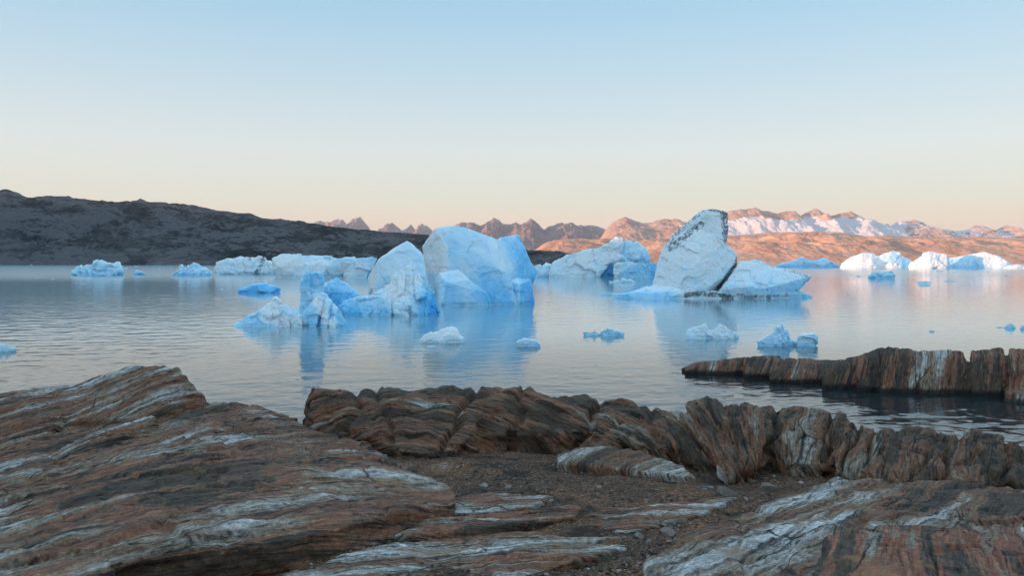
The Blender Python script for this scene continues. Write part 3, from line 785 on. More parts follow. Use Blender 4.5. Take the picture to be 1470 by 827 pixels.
left = [with_base([(100, 556, 14), (150, 540, 14.3), (190, 528, 14.5), (240, 525, 14.5), (256, 530, 14.3), (268, 548, 14), (300, 577, 14), (60, 604, 12.5), (180, 602, 12.5),
                   (120, 578, 13.2), (250, 590, 13), (240, 548, 17), (110, 574, 17), (290, 590, 16)], 1.6),
        with_base([(-70, 578, 13.5), (0, 570, 13.5), (60, 561, 13.8), (98, 554, 14), (112, 566, 13.6), (-70, 640, 11), (60, 640, 11.3), (0, 612, 12.2), (-70, 590, 16), (100, 570, 16)], 1.6),
        with_base([(-70, 662, 10.4), (50, 632, 11.9), (150, 606, 13.1), (300, 578, 14.5), (350, 584, 14.6), (430, 609, 15.2), (560, 650, 12.4), (-70, 790, 6.4), (140, 700, 8.1), (300, 655, 9.6), (450, 655, 10.8)], 1.0),
        with_base([(-70, 840, 5.5), (-70, 740, 7.2), (60, 700, 8), (260, 650, 9.8), (430, 640, 11.2), (560, 655, 12), (650, 694, 10), (660, 718, 9.), (560, 742, 7.9), (430, 772, 6.9), (260, 796, 6.3), (120, 806, 6.0), (200, 720, 7.4), (400, 700, 8.5)], 0.6),
        with_base([(88, 640, 10.45), (150, 616, 11.2), (215, 599, 11.8), (226, 606, 11.6), (165, 632, 10.6), (98, 658, 9.9), (150, 612, 11.4), (130, 628, 10.6)], 0.5),
        with_base([(85, 690, 8.7), (110, 668, 9.3), (140, 660, 9.6), (150, 668, 9.3), (100, 700, 8.35)], 0.4),
        with_base([(-70, 700, 8.2), (0, 672, 9.1), (60, 650, 9.9), (85, 655, 9.7), (70, 690, 8.6), (-70, 730, 7.4)], 0.45),
        with_base([(-70, 800, 5.9), (60, 790, 6.1), (160, 800, 5.9), (165, 815, 5.6), (-70, 850, 5.1), (120, 850, 5.1)], 0.4),
        with_base([(300, 577, 14), (345, 580, 14.6), (400, 594, 15), (432, 606, 15.3), (400, 610, 13.8), (320, 600, 13)], 0.5)]
M_left = rock_material('banded_gneiss_rusty', 1, 0.60, 0.50, 6.0)
outcrop('rock_outcrop', left, M_left, 'broad rust and grey banded bedrock slab rising to a brown knob, left foreground', strata_left, zmin=3.0, vox=0.03, terr=0.75, amp=0.8)

def steepen(h):
    out = []
    for x, y, z in h:
        px, py = CX + x / y * F, HY + (EYE - z) / y * F
        yg = np.interp(px, [450, 700, 850, 1000, 1200, 1300, 1500], [13.4, 13.3, 12.5, 11.2, 10.7, 10.1, 10.0])
        k = (yg + (y - yg) * 0.55) / y if y > yg else 1
        out.append((x * k, y * k, EYE - (EYE - z) * k))
    return out


def with_base2(pts, drop):
    src = rp(*pts)
    v = steepen(src)
    back = []
    for (x, y, z), (x0, y0, z0) in zip(list(v), src):
        if y < y0 - 0.2:      # a rounded crown behind the crest
            k = (y + 0.7) / y
            back.append((x * k, y * k, EYE - (EYE - z) * k - 0.05))
    v = v + back
    return v + [(x, y, z - drop) for x, y, z in v]


mid = [with_base2([(450, 560, 15), (441, 578, 14.6), (437, 604, 14.3), (500, 560, 15), (530, 574, 14.3), (520, 622, 13.3), (448, 628, 13.6), (470, 575, 14.5)], 1.0),
       with_base2([(495, 563, 15), (570, 558, 15.4), (620, 560, 15.3), (640, 575, 14.8), (545, 636, 12.9), (600, 640, 12.8), (490, 610, 13.6), (600, 590, 13.8), (540, 580, 14)], 1.0),
       with_base2([(560, 600, 13.8), (640, 575, 14.3), (690, 600, 13.8), (660, 645, 12.6), (600, 650, 12.4), (560, 640, 12.6), (640, 600, 13.4)], 1.0),
       with_base2([(590, 566, 15.4), (640, 558, 15.7), (660, 562, 15.6), (700, 600, 14.0), (650, 620, 13.5)], 1.0),
       with_base2([(655, 560, 15.6), (690, 553, 16), (720, 556, 16), (735, 570, 15.5), (660, 628, 13.5), (730, 626, 13.6), (690, 580, 14.6), (740, 590, 14.5)], 1.0),
       with_base2([(720, 558, 15.8), (750, 555, 16), (775, 566, 15.6), (800, 580, 15), (740, 626, 13.6), (800, 622, 13.7), (770, 590, 14.4)], 1.0),
       with_base2([(775, 570, 15.5), (800, 568, 15.5), (850, 577, 15), (800, 622, 13.6), (860, 612, 13.7), (820, 590, 14.4)], 1.0),
       with_base2([(840, 577, 15.2), (870, 575, 15.2), (900, 576, 15), (914, 585, 14.7), (860, 612, 13.8), (930, 600, 14.1)], 1.0),
       with_base2([(862, 592, 13.8), (920, 585, 14), (1000, 590, 13.8), (835, 613, 13.1), (868, 634, 12.3), (940, 645, 12), (985, 640, 12), (1010, 620, 12.3), (930, 605, 13.1)], 1.0),
       with_base2([(985, 580, 13.5), (1000, 572, 13.8), (1060, 576, 13.6), (1130, 590, 13), (1000, 655, 11.4), (1040, 682, 10.7), (1000, 630, 11.9), (1090, 668, 11), (1115, 620, 12), (970, 625, 12.5), (1050, 610, 12.2)], 1.0),
       with_base2([(1058, 577, 14), (1150, 582, 13.5), (1205, 592, 13), (1217, 604, 12.6), (1110, 640, 11.6), (1205, 635, 11.7), (1130, 664, 11.1), (1185, 664, 11.1), (1120, 612, 12.2), (1200, 610, 12.2)], 1.0),
       with_base2([(1217, 608, 12.5), (1240, 609, 12.5), (1258, 613, 12.3), (1192, 648, 11.2), (1196, 680, 10.5), (1232, 690, 10.2), (1240, 650, 11.1)], 1.0),
       with_base2([(1263, 614, 12.3), (1340, 621, 12.1), (1385, 626, 12), (1240, 672, 10.5), (1255, 688, 10.2), (1330, 692, 10), (1380, 690, 10), (1340, 650, 11)], 1.0),
       with_base2([(1370, 628, 11.9), (1400, 624, 12), (1432, 630, 11.8), (1462, 650, 11.4), (1466, 672, 10.9), (1350, 680, 10.3), (1390, 694, 9.9), (1450, 694, 10), (1400, 655, 10.9)], 1.0),
       with_base2([(1455, 655, 11.4), (1500, 660, 11.2), (1520, 700, 10), (1455, 695, 10.1)], 1.0)]
M_mid = rock_material('banded_gneiss_dark', 2, 0.40, 0.40, 6.0)
outcrop('rock_ridge', mid, M_mid, 'dark brown knobbly bedrock ridge lining the shore across the middle', strata_mid, vox=0.032, zmin=2.9, terr=0.30, iters=4, amp=1.25, knob=0.10,
        cuts=lambda qx, qy: sum(a_ * np.exp(-((qx - b_ + (qy - 620) * k_ + 5 * np.sin(qy * 0.13 + b_)) / w_) ** 2) for b_, k_, a_, w_ in
                                ((500, .3, .10, 4), (560, -.4, .09, 4), (648, .5, .15, 5), (738, .2, .13, 5), (842, .4, .13, 5), (940, -.3, .08, 4), (1000, -.45, .10, 4),
                                 (1052, -.2, .10, 4), (1112, .2, .14, 4), (1192, .1, .14, 4), (1230, .5, .12, 3), (1258, .45, .16, 3), (1345, .5, .09, 4), (1375, .35, .13, 4), (1452, .1, .13, 4))))

low = [with_base([(800, 652, 12), (830, 642, 12.3), (870, 640, 12.3), (905, 647, 11.9), (980, 664, 11.3), (1002, 686, 10.6), (940, 680, 10.8), (800, 665, 11.6), (870, 655, 11.6)], 0.4)]
M_low = rock_material('banded_gneiss_pale', 3, 0.66, 0.3, 6.0)
outcrop('rock_slab', low, M_low, 'low pale grey whaleback of bedrock in the gravel hollow', strata_lin(0.7, -0.7, 0.5, 0.7, 0.7), vox=0.025, amp=0.5, terr=0.5, zmin=3.3)


def on_ground(pts, h=0.06):
    """pixels -> points on the ground under them, raised by h"""
    out = []
    for px, py in pts:
        Y = 8.0
        for _ in range(40):
            z = ground_h(np.array([[(px - CX) / F * Y, Y, 0.]]))[0] + h
            Y = 0.5 * Y + 0.5 * (EYE - z) * F / (py - HY)
        out.append(((px - CX) / F * Y, Y, z))
    return out + [(x, y, z - 0.25) for x, y, z in out]


strip = [on_ground([(548, 766), (610, 744), (700, 736), (835, 730), (825, 742), (700, 756), (640, 768), (585, 774)], 0.05),
         on_ground([(600, 758), (660, 744), (720, 742), (700, 752), (640, 766)], 0.10),
         on_ground([(625, 722), (700, 704), (800, 711), (760, 728), (655, 735)], 0.05),
         on_ground([(830, 738), (900, 730), (960, 735), (900, 748)], 0.03),
         on_ground([(400, 822), (520, 792), (660, 772), (760, 764), (850, 772), (760, 800), (620, 830), (480, 850)], 0.03),
         on_ground([(850, 752), (950, 722), (1060, 712), (1010, 738), (900, 766)], 0.035),
         on_ground([(905, 700), (985, 692), (1040, 697), (960, 710)], 0.03),
         on_ground([(690, 800), (760, 775), (880, 765), (900, 785), (820, 812), (720, 835)], 0.04),
         on_ground([(560, 830), (640, 800), (700, 795), (720, 815), (640, 850)], 0.03)]
outcrop('rock_slab', strip, rock_material('banded_gneiss_orange', 5, 0.75, 0.75, 7.0), 'flat streaked white and orange rock strip between the slabs', strata_lin(-0.2, 1.0, 0.8, 1.0, 0.15), vox=0.022, amp=0.5, terr=0.45, zmin=3.3)

right = [with_base([(1195, 688, 10), (1330, 692, 10), (1100, 722, 8.7), (1000, 762, 7.4), (925, 806, 6.4), (925, 850, 5.7), (1200, 860, 5.4), (1250, 750, 7.4), (1330, 720, 8.4), (1150, 760, 7.2)], 0.4),
         with_base([(1300, 694, 9.8), (1360, 694, 9.5), (1480, 704, 9.2), (1560, 704, 9.2), (1570, 770, 7.2), (1320, 760, 7.2), (1250, 742, 7.8), (1420, 735, 8.0)], 0.45),
         with_base([(1380, 720, 8.3), (1440, 712, 8.7), (1560, 712, 8.7), (1570, 745, 7.5), (1390, 745, 7.5)], 0.4)]
M_right = rock_material('flaky_gneiss', 4, 0.72, 0.42, 6.5)
outcrop('rock_slab', right, M_right, 'low blue-grey flaky bedrock slab in the right foreground', strata_lin(0.62, -0.55, 0.7, 0.7, 0.7), vox=0.025, amp=0.7, terr=0.5, zmin=3.3)
boul = [with_base([(x, y, Y * 0.87) for x, y, Y in [(1188, 772, 6.3), (1215, 760, 6.5), (1262, 753, 6.65), (1400, 752, 6.7), (1480, 758, 6.6), (1570, 765, 6.6), (1168, 820, 5.45), (1158, 865, 4.8),
                   (1570, 870, 4.7), (1300, 800, 5.6), (1250, 775, 6.1), (1450, 790, 5.8)]], 0.7)]
M_boul = rock_material('striped_gneiss', 27, 0.60, 0.9, 7.5)
outcrop('boulder', boul, M_boul, 'rounded rust striped boulder in the bottom right corner', strata_lin(0.90, -0.46, 0.15, 0.46, 0.88), vox=0.02, amp=0.45, terr=0.45, cat='boulder', zmin=3.6)


def pp(*pts):
    return rp(*pts)


prom = []
def slice_(tl, tr, fl, fr, Yt, Yf, back=6.0):
    """block of the promontory: top edge, front foot, falls to the water behind"""
    (a, b), (c, d) = tl, tr
    Yt = min(Yt, Yf + 2.3)
    (e, g), (h, i) = fl, fr
    prom.append([P(a, b, Yt), P(c, d, Yt), P(a * .6 + e * .4, b * .84 + g * .16, Yf + (Yt - Yf) * .60), P(c * .6 + h * .4, d * .84 + i * .16, Yf + (Yt - Yf) * .60), P(e, b * .45 + g * .55, Yf + (Yt - Yf) * .22), P(h, d * .45 + i * .55, Yf + (Yt - Yf) * .22)]
                + [((px - CX) / F * Yf, Yf, -0.6) for px in (e, h)]
                + [((px - CX) / F * Yf, Yf - .1, 0.25) for px in (e, h)]
                + [((px - CX) / F * (Yt + back), Yt + back, -0.6) for px in (a, c)])
slice_((990, 522), (1070, 512), (982, 531), (1078, 543), 50.5, 49.5)
slice_((978, 528), (1000, 520), (980, 531), (1010, 535), 51, 51, 2)
slice_((1065, 512), (1122, 509), (1070, 541), (1110, 544), 50, 48)
slice_((1118, 514), (1210, 516), (1105, 543), (1200, 555), 49, 46)
slice_((1200, 517), (1240, 508), (1180, 552), (1260, 562), 48, 44)
slice_((1235, 509), (1265, 498), (1230, 558), (1290, 565), 47.5, 43)
slice_((1262, 498), (1308, 501), (1262, 562), (1325, 566), 47, 42.5)
slice_((1312, 504), (1360, 502), (1318, 564), (1372, 567), 46.5, 42.2)
slice_((1364, 501), (1384, 503), (1370, 565), (1392, 568), 46.5, 42)
slice_((1392, 501), (1440, 499.5), (1392, 566), (1444, 570), 46, 41.5)
slice_((1446, 500), (1490, 500), (1446, 569), (1500, 575), 46, 41)
slice_((1488, 499), (1800, 470), (1490, 575), (1850, 600), 46, 40.5, 14)
prom.append([((px - CX) / F * Y, Y, z) for px, Y, z in ((1440, 39.5, -.6), (1520, 38.2, -.6), (1442, 40, .5), (1480, 39.4, .55), (1530, 39, .7), (1450, 42, .4), (1530, 42, .6), (1450, 43, -.6), (1530, 43, -.6))])
outcrop('rock_point', prom, rock_material('weathered_gneiss', 8, 0.37, 0.62, 2.6, 0.42, True),
        'long brown rock point running out into the fjord from the right', strata_lin(1.0, -0.35, -0.30, 0.2, 0.3), vox=0.075, grain=0.40, zmin=-0.5, terr=0.25, amp=0.42, freq=3.4, iters=12,
        cuts=lambda qx, qy: 0.09 * sum(np.exp(-((qx - b + (qy - 530) * k) / 1.7) ** 2) for b, k in ((1067, .5), (1120, .35), (1136, .5), (1208, .3), (1262, .25), (1283, .3), (1318, .05), (1364, .1), (1391, -.05), (1444, .1))))

# ------------------------------------------------------------------ ground and loose stones
gx = np.concatenate([np.linspace(-60, -9, 40), np.linspace(-8.9, 8.9, 380), np.linspace(9, 60, 40)])
gy = np.concatenate([np.linspace(-60, 2.5, 40), np.geomspace(2.7, 17, 340), np.linspace(17.3, 50, 60)])
GX, GY = np.meshgrid(gx, gy)
Vg = np.stack([GX.ravel(), GY.ravel(), np.zeros(GX.size)], axis=1)


Vg[:, 2] = ground_h(Vg)
nx_ = len(gx)
ii = np.arange(len(Vg)).reshape(len(gy), nx_)
fg = np.stack([ii[:-1, :-1], ii[:-1, 1:], ii[1:, 1:], ii[1:, :-1]], axis=-1).reshape(-1, 4).tolist()
tag(mesh_obj('ground', Vg, fg, ground_material()), kind='structure')

ico = bmesh.new(); bmesh.ops.create_icosphere(ico, subdivisions=2, radius=1)
IV = np.array([v.co[:] for v in ico.verts]); IF = [[v.index for v in f.verts] for f in ico.faces]; ico.free()
ico = bmesh.new(); bmesh.ops.create_icosphere(ico, subdivisions=1, radius=1)
IV1 = np.array([v.co[:] for v in ico.verts]); IF1 = np.array([[v.index for v in f.verts] for f in ico.faces]); ico.free()


def stone_verts(B, r, flat, seed):
    s = np.random.default_rng(seed)
    V = B * np.array([1, s.uniform(0.6, 0.95), flat])
    # angular: clip by a few random planes
    for k in range(7):
        n = s.normal(size=3); n /= np.linalg.norm(n)
        dcut = s.uniform(0.45, 0.8) * (0.4 + 0.6 * abs(np.dot(n, [1, .8, flat])))
        e = V @ n - dcut
        V = V - np.clip(e, 0, None)[:, None] * n
    a = s.uniform(0, 6.28)
    R = np.array([[math.cos(a), -math.sin(a), 0], [math.sin(a), math.cos(a), 0], [0, 0, 1]])
    return V @ R.T * r


M_gravel = stone_material('gravel_stone', [(0.15, (0.031, 0.023, 0.017)), (0.4, (0.094, 0.062, 0.046)), (0.6, (0.173, 0.116, 0.086)), (0.85, (0.437, 0.365, 0.326))])
VV, FF, TT = [], [], []
off = 0
cand = []
n_try = 0
while len(cand) < 9000 and n_try < 60000:
    n_try += 1
    px, Y = random.uniform(420, 1470), random.uniform(5.3, 13.6) if random.random() < .75 else random.uniform(5.3, 8)
    x = (px - CX) / F * Y
    dens = 0.5 + 0.9 * math.sin(x * 1.7 + 1) * math.sin(Y * 1.3)
    if random.random() < dens: cand.append((x, Y))
cand = np.array(cand)
cz = ground_h(np.column_stack([cand, np.zeros(len(cand))]))
for k, (x, y) in enumerate(cand):
    r = 0.006 + 0.03 * random.random() ** 3.0 + (0.035 * random.random() if random.random() < 0.02 else 0)
    v = stone_verts(IV1, r, random.uniform(.4, .8), k)
    VV.append(v + np.array([x, y, cz[k] + r * .2])); FF.append(IF1 + off); off += len(IV1)
    TT.append(np.full(len(IV1), random.random() ** 1.5))
tag(mesh_obj('gravel', np.concatenate(VV), np.concatenate(FF).tolist(), M_gravel, {'tone': np.concatenate(TT)}, smooth_shade=False), kind='stuff')

M_stone = stone_material('loose_stone', [(0.1, (0.062, 0.046, 0.037)), (0.45, (0.150, 0.109, 0.084)), (0.75, (0.312, 0.270, 0.231)), (1.0, (0.525, 0.471, 0.420))])
stones = [  # px, py, half width px, flatness, tone, label
    (694, 697, 7, .6, .9, 'pale rounded stone on the gravel below the ridge'),
    (638, 706, 9, .3, .8, 'flat bluish stone flake beside the left slab'),
    (918, 770, 8, .7, .75, 'grey angular stone at the edge of the flaky slab'),
    (931, 777, 8, .7, .7, 'light brown stone touching the grey angular one'),
    (1046, 706, 19, .55, .45, 'large rounded brown stone on the gravel'),
    (870, 756, 11, .6, .35, 'reddish brown stone in the middle of the gravel'),
    (958, 764, 13, .5, .6, 'pinkish stone slab leaning by the flaky rock'),
    (790, 720, 6, .6, .95, 'small white stone near the streaked rock strip'),
    (738, 640, 12, .2, .85, 'flat pale flake at the foot of the ridge'),
    (782, 633, 9, .3, .6, 'thin grey flake under the dark ridge'),
    (1105, 700, 14, .6, .5, 'brown stone before the ridge overhang'),
    (1203, 668, 12, .9, .6, 'square grey block against the ridge foot'),
    (1256, 677, 12, .9, .45, 'split rock block, left of the pair under the banded slab'),
    (1282, 680, 12, .9, .5, 'split rock block, right of the pair under the banded slab'),
    (1300, 686, 11, .5, .2, 'dark stone wedge beside the split blocks'),
    (1330, 690, 16, .3, .3, 'thin dark slab lying before the ridge'),
    (1080, 690, 8, .7, .4, 'small brown cobble near the ridge overhang'),
    (860, 700, 5, .6, .7, 'small grey cobble in the middle of the gravel hollow'),
    (826, 735, 7, .5, .5, 'brown cobble right of the streaked strip'),
    (730, 700, 6, .6, .6, 'small cobble right of the pale rounded stone'),
]
for k, (px, py, hw, fl, tone, lab) in enumerate(stones):
    Y = 8.0
    for _ in range(30):                      # meet the ground under that spot
        x = (px - CX) / F * Y
        z = ground_h(np.array([[x, Y, 0.]]))[0]
        Y = 0.5 * Y + 0.5 * (EYE - z) * F / (py + hw * fl * .5 - HY)
    x = (px - CX) / F * Y
    r = hw / F * Y
    z = ground_h(np.array([[x, Y, 0.]]))[0]
    v = stone_verts(IV, r * 1.1, fl, 900 + k)
    o = mesh_obj('stone', v, IF, M_stone, {'tone': np.full(len(IV), tone)}, smooth_shade=False)
    o.location = (x, Y, z + r * fl * .3)
    tag(o, lab, 'stone')

# ------------------------------------------------------------------ water
def water_mesh():
    """the rippled fjord as far as the ripples can be told apart, and the flat rest a hand's breadth lower"""
    yy = np.geomspace(13.5, 1000, 900)
    aa = np.tan(np.radians(np.linspace(-41, 41, 900)))
    A, Yw = np.meshgrid(aa, yy)
    X = A * Yw
    p = np.stack([X.ravel(), Yw.ravel(), np.zeros(X.size)], 1)
    patch = fbm(p * np.array([0.006, 0.017, 1]) + 2.2, 3)
    wind = 0.55 + 0.9 * smooth(-0.25, 0.35, patch)
    wind = wind + 0.55 * smooth(0, -45, p[:, 0]) * smooth(330, 200, p[:, 1]) + 0.5 * smooth(60, 32, p[:, 1]) - 0.25 * smooth(0, 30, p[:, 0]) * smooth(60, 100, p[:, 1])
    wind = wind * (1 + 2.0 * smooth(270, 480, p[:, 1] + 120 * patch))
    c, s_ = math.cos(0.3), math.sin(0.3)
    r = np.stack([p[:, 0] * c + p[:, 1] * s_, -p[:, 0] * s_ + p[:, 1] * c, p[:, 2]], 1)
    z = 0.030 * fbm(r * np.array([0.30, 0.55, 1]), 2) + 0.017 * fbm(r * np.array([0.9, 1.5, 1]) + 31, 2)
    z = z + 0.010 * fbm(p * np.array([1.7, 2.2, 1]) + 57, 1) * smooth(120, 60, p[:, 1])
    p[:, 2] = z * wind * 0.85
    n = len(p)
    ii = np.arange(n).reshape(X.shape)
    fc = np.stack([ii[:-1, :-1], ii[:-1, 1:], ii[1:, 1:], ii[1:, :-1]], axis=-1).reshape(-1, 4).tolist()
    R = 30000
    V = np.concatenate([p, np.array([(-R, -R, -0.12), (R, -R, -0.12), (R, R, -0.12), (-R, R, -0.12)])])
    return V, fc + [[n, n + 1, n + 2, n + 3]]


tag(mesh_obj('water', *water_mesh(), water_material()), kind='structure')

# ------------------------------------------------------------------ hills and mountains
def ridge_land(name, prof, Yr, Yf, Yb, mat, nx=520, ny=110, spur=0.35, scale=400.0, power=0.9, fine=0.05, snowf=None, shear=0.0, seed=0, crest=0.03, foot=-8, jag=0.0):
    pxs = np.linspace(prof[0][0], prof[-1][0], nx)
    pys = np.interp(pxs, [p[0] for p in prof], [p[1] for p in prof])
    k_ = np.stack([pxs / 14.0 + seed * 3.3, np.zeros(nx) + 0.37, np.zeros(nx) + seed], 1)
    pys = pys - jag * (fbm(k_, 4, 0.6, ridged=True) - 0.1) * np.clip((HY - pys) / 15, 0, 1)
    zr = EYE + (HY - pys) / F * Yr
    xs = (pxs - CX) / F * Yr
    t = np.concatenate([np.linspace(0, 1, ny), 1 + np.linspace(0.02, 1, 24)])
    T, X = np.meshgrid(t, xs, indexing='ij')
    Z = np.tile(zr, (len(t), 1))
    Y = np.where(T <= 1, Yf + (Yr - Yf) * T, Yr + (Yb - Yr) * (T - 1))
    prof_t = np.where(T <= 1, T ** power, np.clip(2 - T, 0, 1) ** 0.9)
    q = np.stack([X.ravel() + shear * Y.ravel(), Y.ravel(), np.zeros(X.size)], axis=1) / scale + seed * 7.7
    n1 = fbm(q, 6, 0.52, ridged=True).reshape(X.shape)
    n2 = fbm(q * 3.1 + 40, 5, 0.6).reshape(X.shape)
    env = np.clip(1 - np.abs(T - 0.5) * 2, 0, 1) ** 0.7
    H = np.maximum(Z, 0) * (prof_t + env * (spur * (n1 - 0.25)) + fine * n2 * np.minimum(1, env * 2 + crest / max(fine, 1e-6) * (T < 1.3)))
    H = H + foot * (1 - np.minimum(1, T * 6)) + foot * np.clip(T - 1, 0, 1)
    V = np.stack([X.ravel(), Y.ravel(), H.ravel()], axis=1)
    a = np.arange(V.shape[0]).reshape(X.shape)
    faces = np.stack([a[:-1, :-1], a[:-1, 1:], a[1:, 1:], a[1:, :-1]], axis=-1).reshape(-1, 4).tolist()
    attrs = {}
    if snowf is not None:
        gy_, gx_ = np.gradient(H)
        dxs = np.gradient(X, axis=1); dys = np.gradient(Y, axis=0)
        slope = np.hypot(gx_ / np.maximum(dxs, 1e-3), gy_ / np.maximum(dys, 1e-3))
        attrs['snow'] = snowf(X, Y, H, slope, (CX + X / Y * F), (HY + (EYE - H) / Y * F)).ravel()
    o = mesh_obj(name, V, faces, mat, attrs)
    return tag(o, kind='structure')


M_hill = land_material('dark_hill_rock', [(0.38, (0.012, 0.011, 0.011)), (0.46, (0.034, 0.031, 0.031)), (0.52, (0.078, 0.069, 0.065)), (0.60, (0.165, 0.150, 0.145))], snow=True, sc=0.0075, bumpm=75, snowcol=(0.150, 0.138, 0.137))  # snow layer is pale rock here, shading of the relief put into colour
hill_prof = [(-560, 384), (-420, 350), (-300, 305), (-150, 270), (-60, 268), (0, 274), (22, 277), (45, 286), (68, 281), (90, 284), (130, 288), (165, 291), (190, 290), (225, 291), (280, 295), (310, 303),
             (330, 304), (360, 308), (378, 314), (400, 317), (425, 318), (470, 325), (500, 329), (540, 333), (580, 336), (612, 338), (640, 343), (700, 352), (760, 360), (800, 361), (825, 366), (850, 374), (880, 381)]
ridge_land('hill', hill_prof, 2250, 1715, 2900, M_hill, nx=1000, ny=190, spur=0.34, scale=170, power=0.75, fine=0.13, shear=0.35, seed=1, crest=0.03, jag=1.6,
           snowf=lambda X, Y, H, s, px, py: 0.20 + 0.36 * smooth(0.25, 0.9, s) + 0.75 * fbm(np.stack([X.ravel() / 190, Y.ravel() / 150, H.ravel() / 34], 1), 5, 0.6).reshape(X.shape) - 0.28 * line_mask(px.ravel(), py.ravel(), [(195, 318), (208, 345), (225, 380)], 40).reshape(px.shape))  # steep faces paler, gully's darkness painted along a line

M_pink = land_material('red_brown_slope', [(0.36, (0.224, 0.102, 0.067)), (0.47, (0.515, 0.265, 0.171)), (0.56, (0.627, 0.347, 0.228)), (0.68, (0.694, 0.449, 0.323))], sc=0.006, bumpm=22)
slope_prof = [(735, 377), (765, 361), (778, 352), (795, 345), (812, 343), (835, 345), (870, 343), (905, 346), (940, 343), (975, 342), (1010, 340), (1060, 338), (1100, 334), (1150, 333), (1200, 333),
              (1240, 340), (1290, 339), (1330, 341), (1380, 341), (1420, 341), (1470, 343), (1540, 340), (1700, 345)]
ridge_land('mountain', slope_prof, 5200, 4450, 6200, M_pink, nx=800, ny=150, spur=0.40, scale=380, power=0.8, fine=0.14, seed=3, shear=0.5,
           snowf=lambda X, Y, H, s, px, py: 0.55 * smooth(348, 338, py) * smooth(0.6, 0.2, s) * smooth(1000, 1150, px))
M_peak = land_material('peak_rock', [(0.36, (0.192, 0.110, 0.089)), (0.48, (0.384, 0.237, 0.184)), (0.58, (0.528, 0.341, 0.263)), (0.70, (0.624, 0.440, 0.357))], sc=0.003, bumpm=45)
peak_prof = [(860, 345), (868, 333), (880, 320), (897, 311), (908, 317), (922, 322), (938, 320), (950, 316), (968, 315), (980, 320), (1000, 322), (1020, 315), (1044, 305), (1060, 302), (1076, 301), (1084, 299), (1092, 304),
             (1104, 305), (1116, 308), (1126, 304), (1132, 303), (1140, 310), (1146, 313), (1150, 310), (1156, 306), (1169, 301), (1176, 305), (1186, 308), (1192, 312), (1200, 309), (1212, 307), (1220, 304),
             (1228, 308), (1240, 316), (1252, 317), (1262, 323), (1275, 328), (1285, 321), (1303, 316), (1315, 318), (1326, 325), (1335, 330), (1350, 331), (1370, 333), (1390, 331), (1404, 324), (1415, 330), (1425, 334),
             (1438, 330), (1446, 323), (1455, 329), (1465, 334), (1475, 330), (1500, 333), (1540, 325), (1600, 335), (1700, 350)]
ridge_land('mountain', peak_prof, 8200, 7100, 9600, M_peak, nx=900, ny=150, spur=0.26, scale=520, power=0.8, fine=0.10, seed=5, shear=0.2, crest=0.02, jag=2.6,
           snowf=lambda X, Y, H, s, px, py: np.maximum((0.35 + 0.75 * smooth(311, 322, py + 10 * fbm(np.stack([X.ravel(), Y.ravel(), H.ravel()], 1) / 260, 4).reshape(X.shape))) * smooth(1030, 1050, px) * smooth(1345, 1250, px), (0.85 * smooth(0.7, 0.35, s) + 0.1) * smooth(1000, 1060, px) * (0.3 + 0.7 * smooth(309, 320, py))) + 0.45 * smooth(.5, .25, s) * smooth(1000, 940, px))
M_far = land_material('far_peak_rock', [(0.36, (0.12, 0.08, 0.08)), (0.48, (0.20, 0.14, 0.135)), (0.58, (0.28, 0.20, 0.185)), (0.70, (0.35, 0.27, 0.25))], sc=0.003, bumpm=45)
jag_prof = [(560, 372), (600, 345), (640, 330), (660, 322), (672, 322), (675, 320), (683, 323), (690, 326), (700, 320), (708, 316), (715, 318), (722, 322), (735, 324), (741, 322), (747, 325), (752, 321), (762, 316),
            (770, 322), (780, 330), (788, 327), (797, 324), (805, 322), (815, 323), (822, 322), (828, 325), (840, 325), (855, 324), (866, 330), (880, 337), (920, 345), (980, 372)]
ridge_land('mountain', jag_prof, 9600, 8100, 11000, M_far, nx=700, ny=140, spur=0.42, scale=560, power=0.9, fine=0.13, seed=8, shear=-0.5, crest=0.02, jag=3.0,
           snowf=lambda X, Y, H, s, px, py: 0.5 * smooth(.7, .3, s) * smooth(370, 330, py))
teeth_a = [(425, 372), (440, 330), (450, 320), (462, 319), (470, 322), (478, 318), (485, 315), (492, 317), (500, 324), (505, 320), (510, 316), (517, 312), (524, 320), (530, 327), (545, 372)]
ridge_land('mountain', teeth_a, 12500, 11000, 14000, M_far, nx=260, ny=70, spur=0.4, scale=450, power=0.8, fine=0.14, seed=11, crest=0.01, jag=2.5,
           snowf=lambda X, Y, H, s, px, py: 0.6 * smooth(.8, .4, s))
teeth_b = [(535, 372), (545, 332), (554, 325), (563, 321), (570, 326), (576, 332), (582, 330), (588, 326), (590, 323), (593, 327), (597, 333), (600, 330), (606, 321), (612, 326), (618, 330), (635, 345), (650, 372)]
ridge_land('mountain', teeth_b, 12200, 11000, 13800, M_far, nx=260, ny=70, spur=0.4, scale=450, power=0.8, fine=0.14, seed=13, crest=0.01, jag=2.5,
           snowf=lambda X, Y, H, s, px, py: 0.6 * smooth(.8, .4, s))

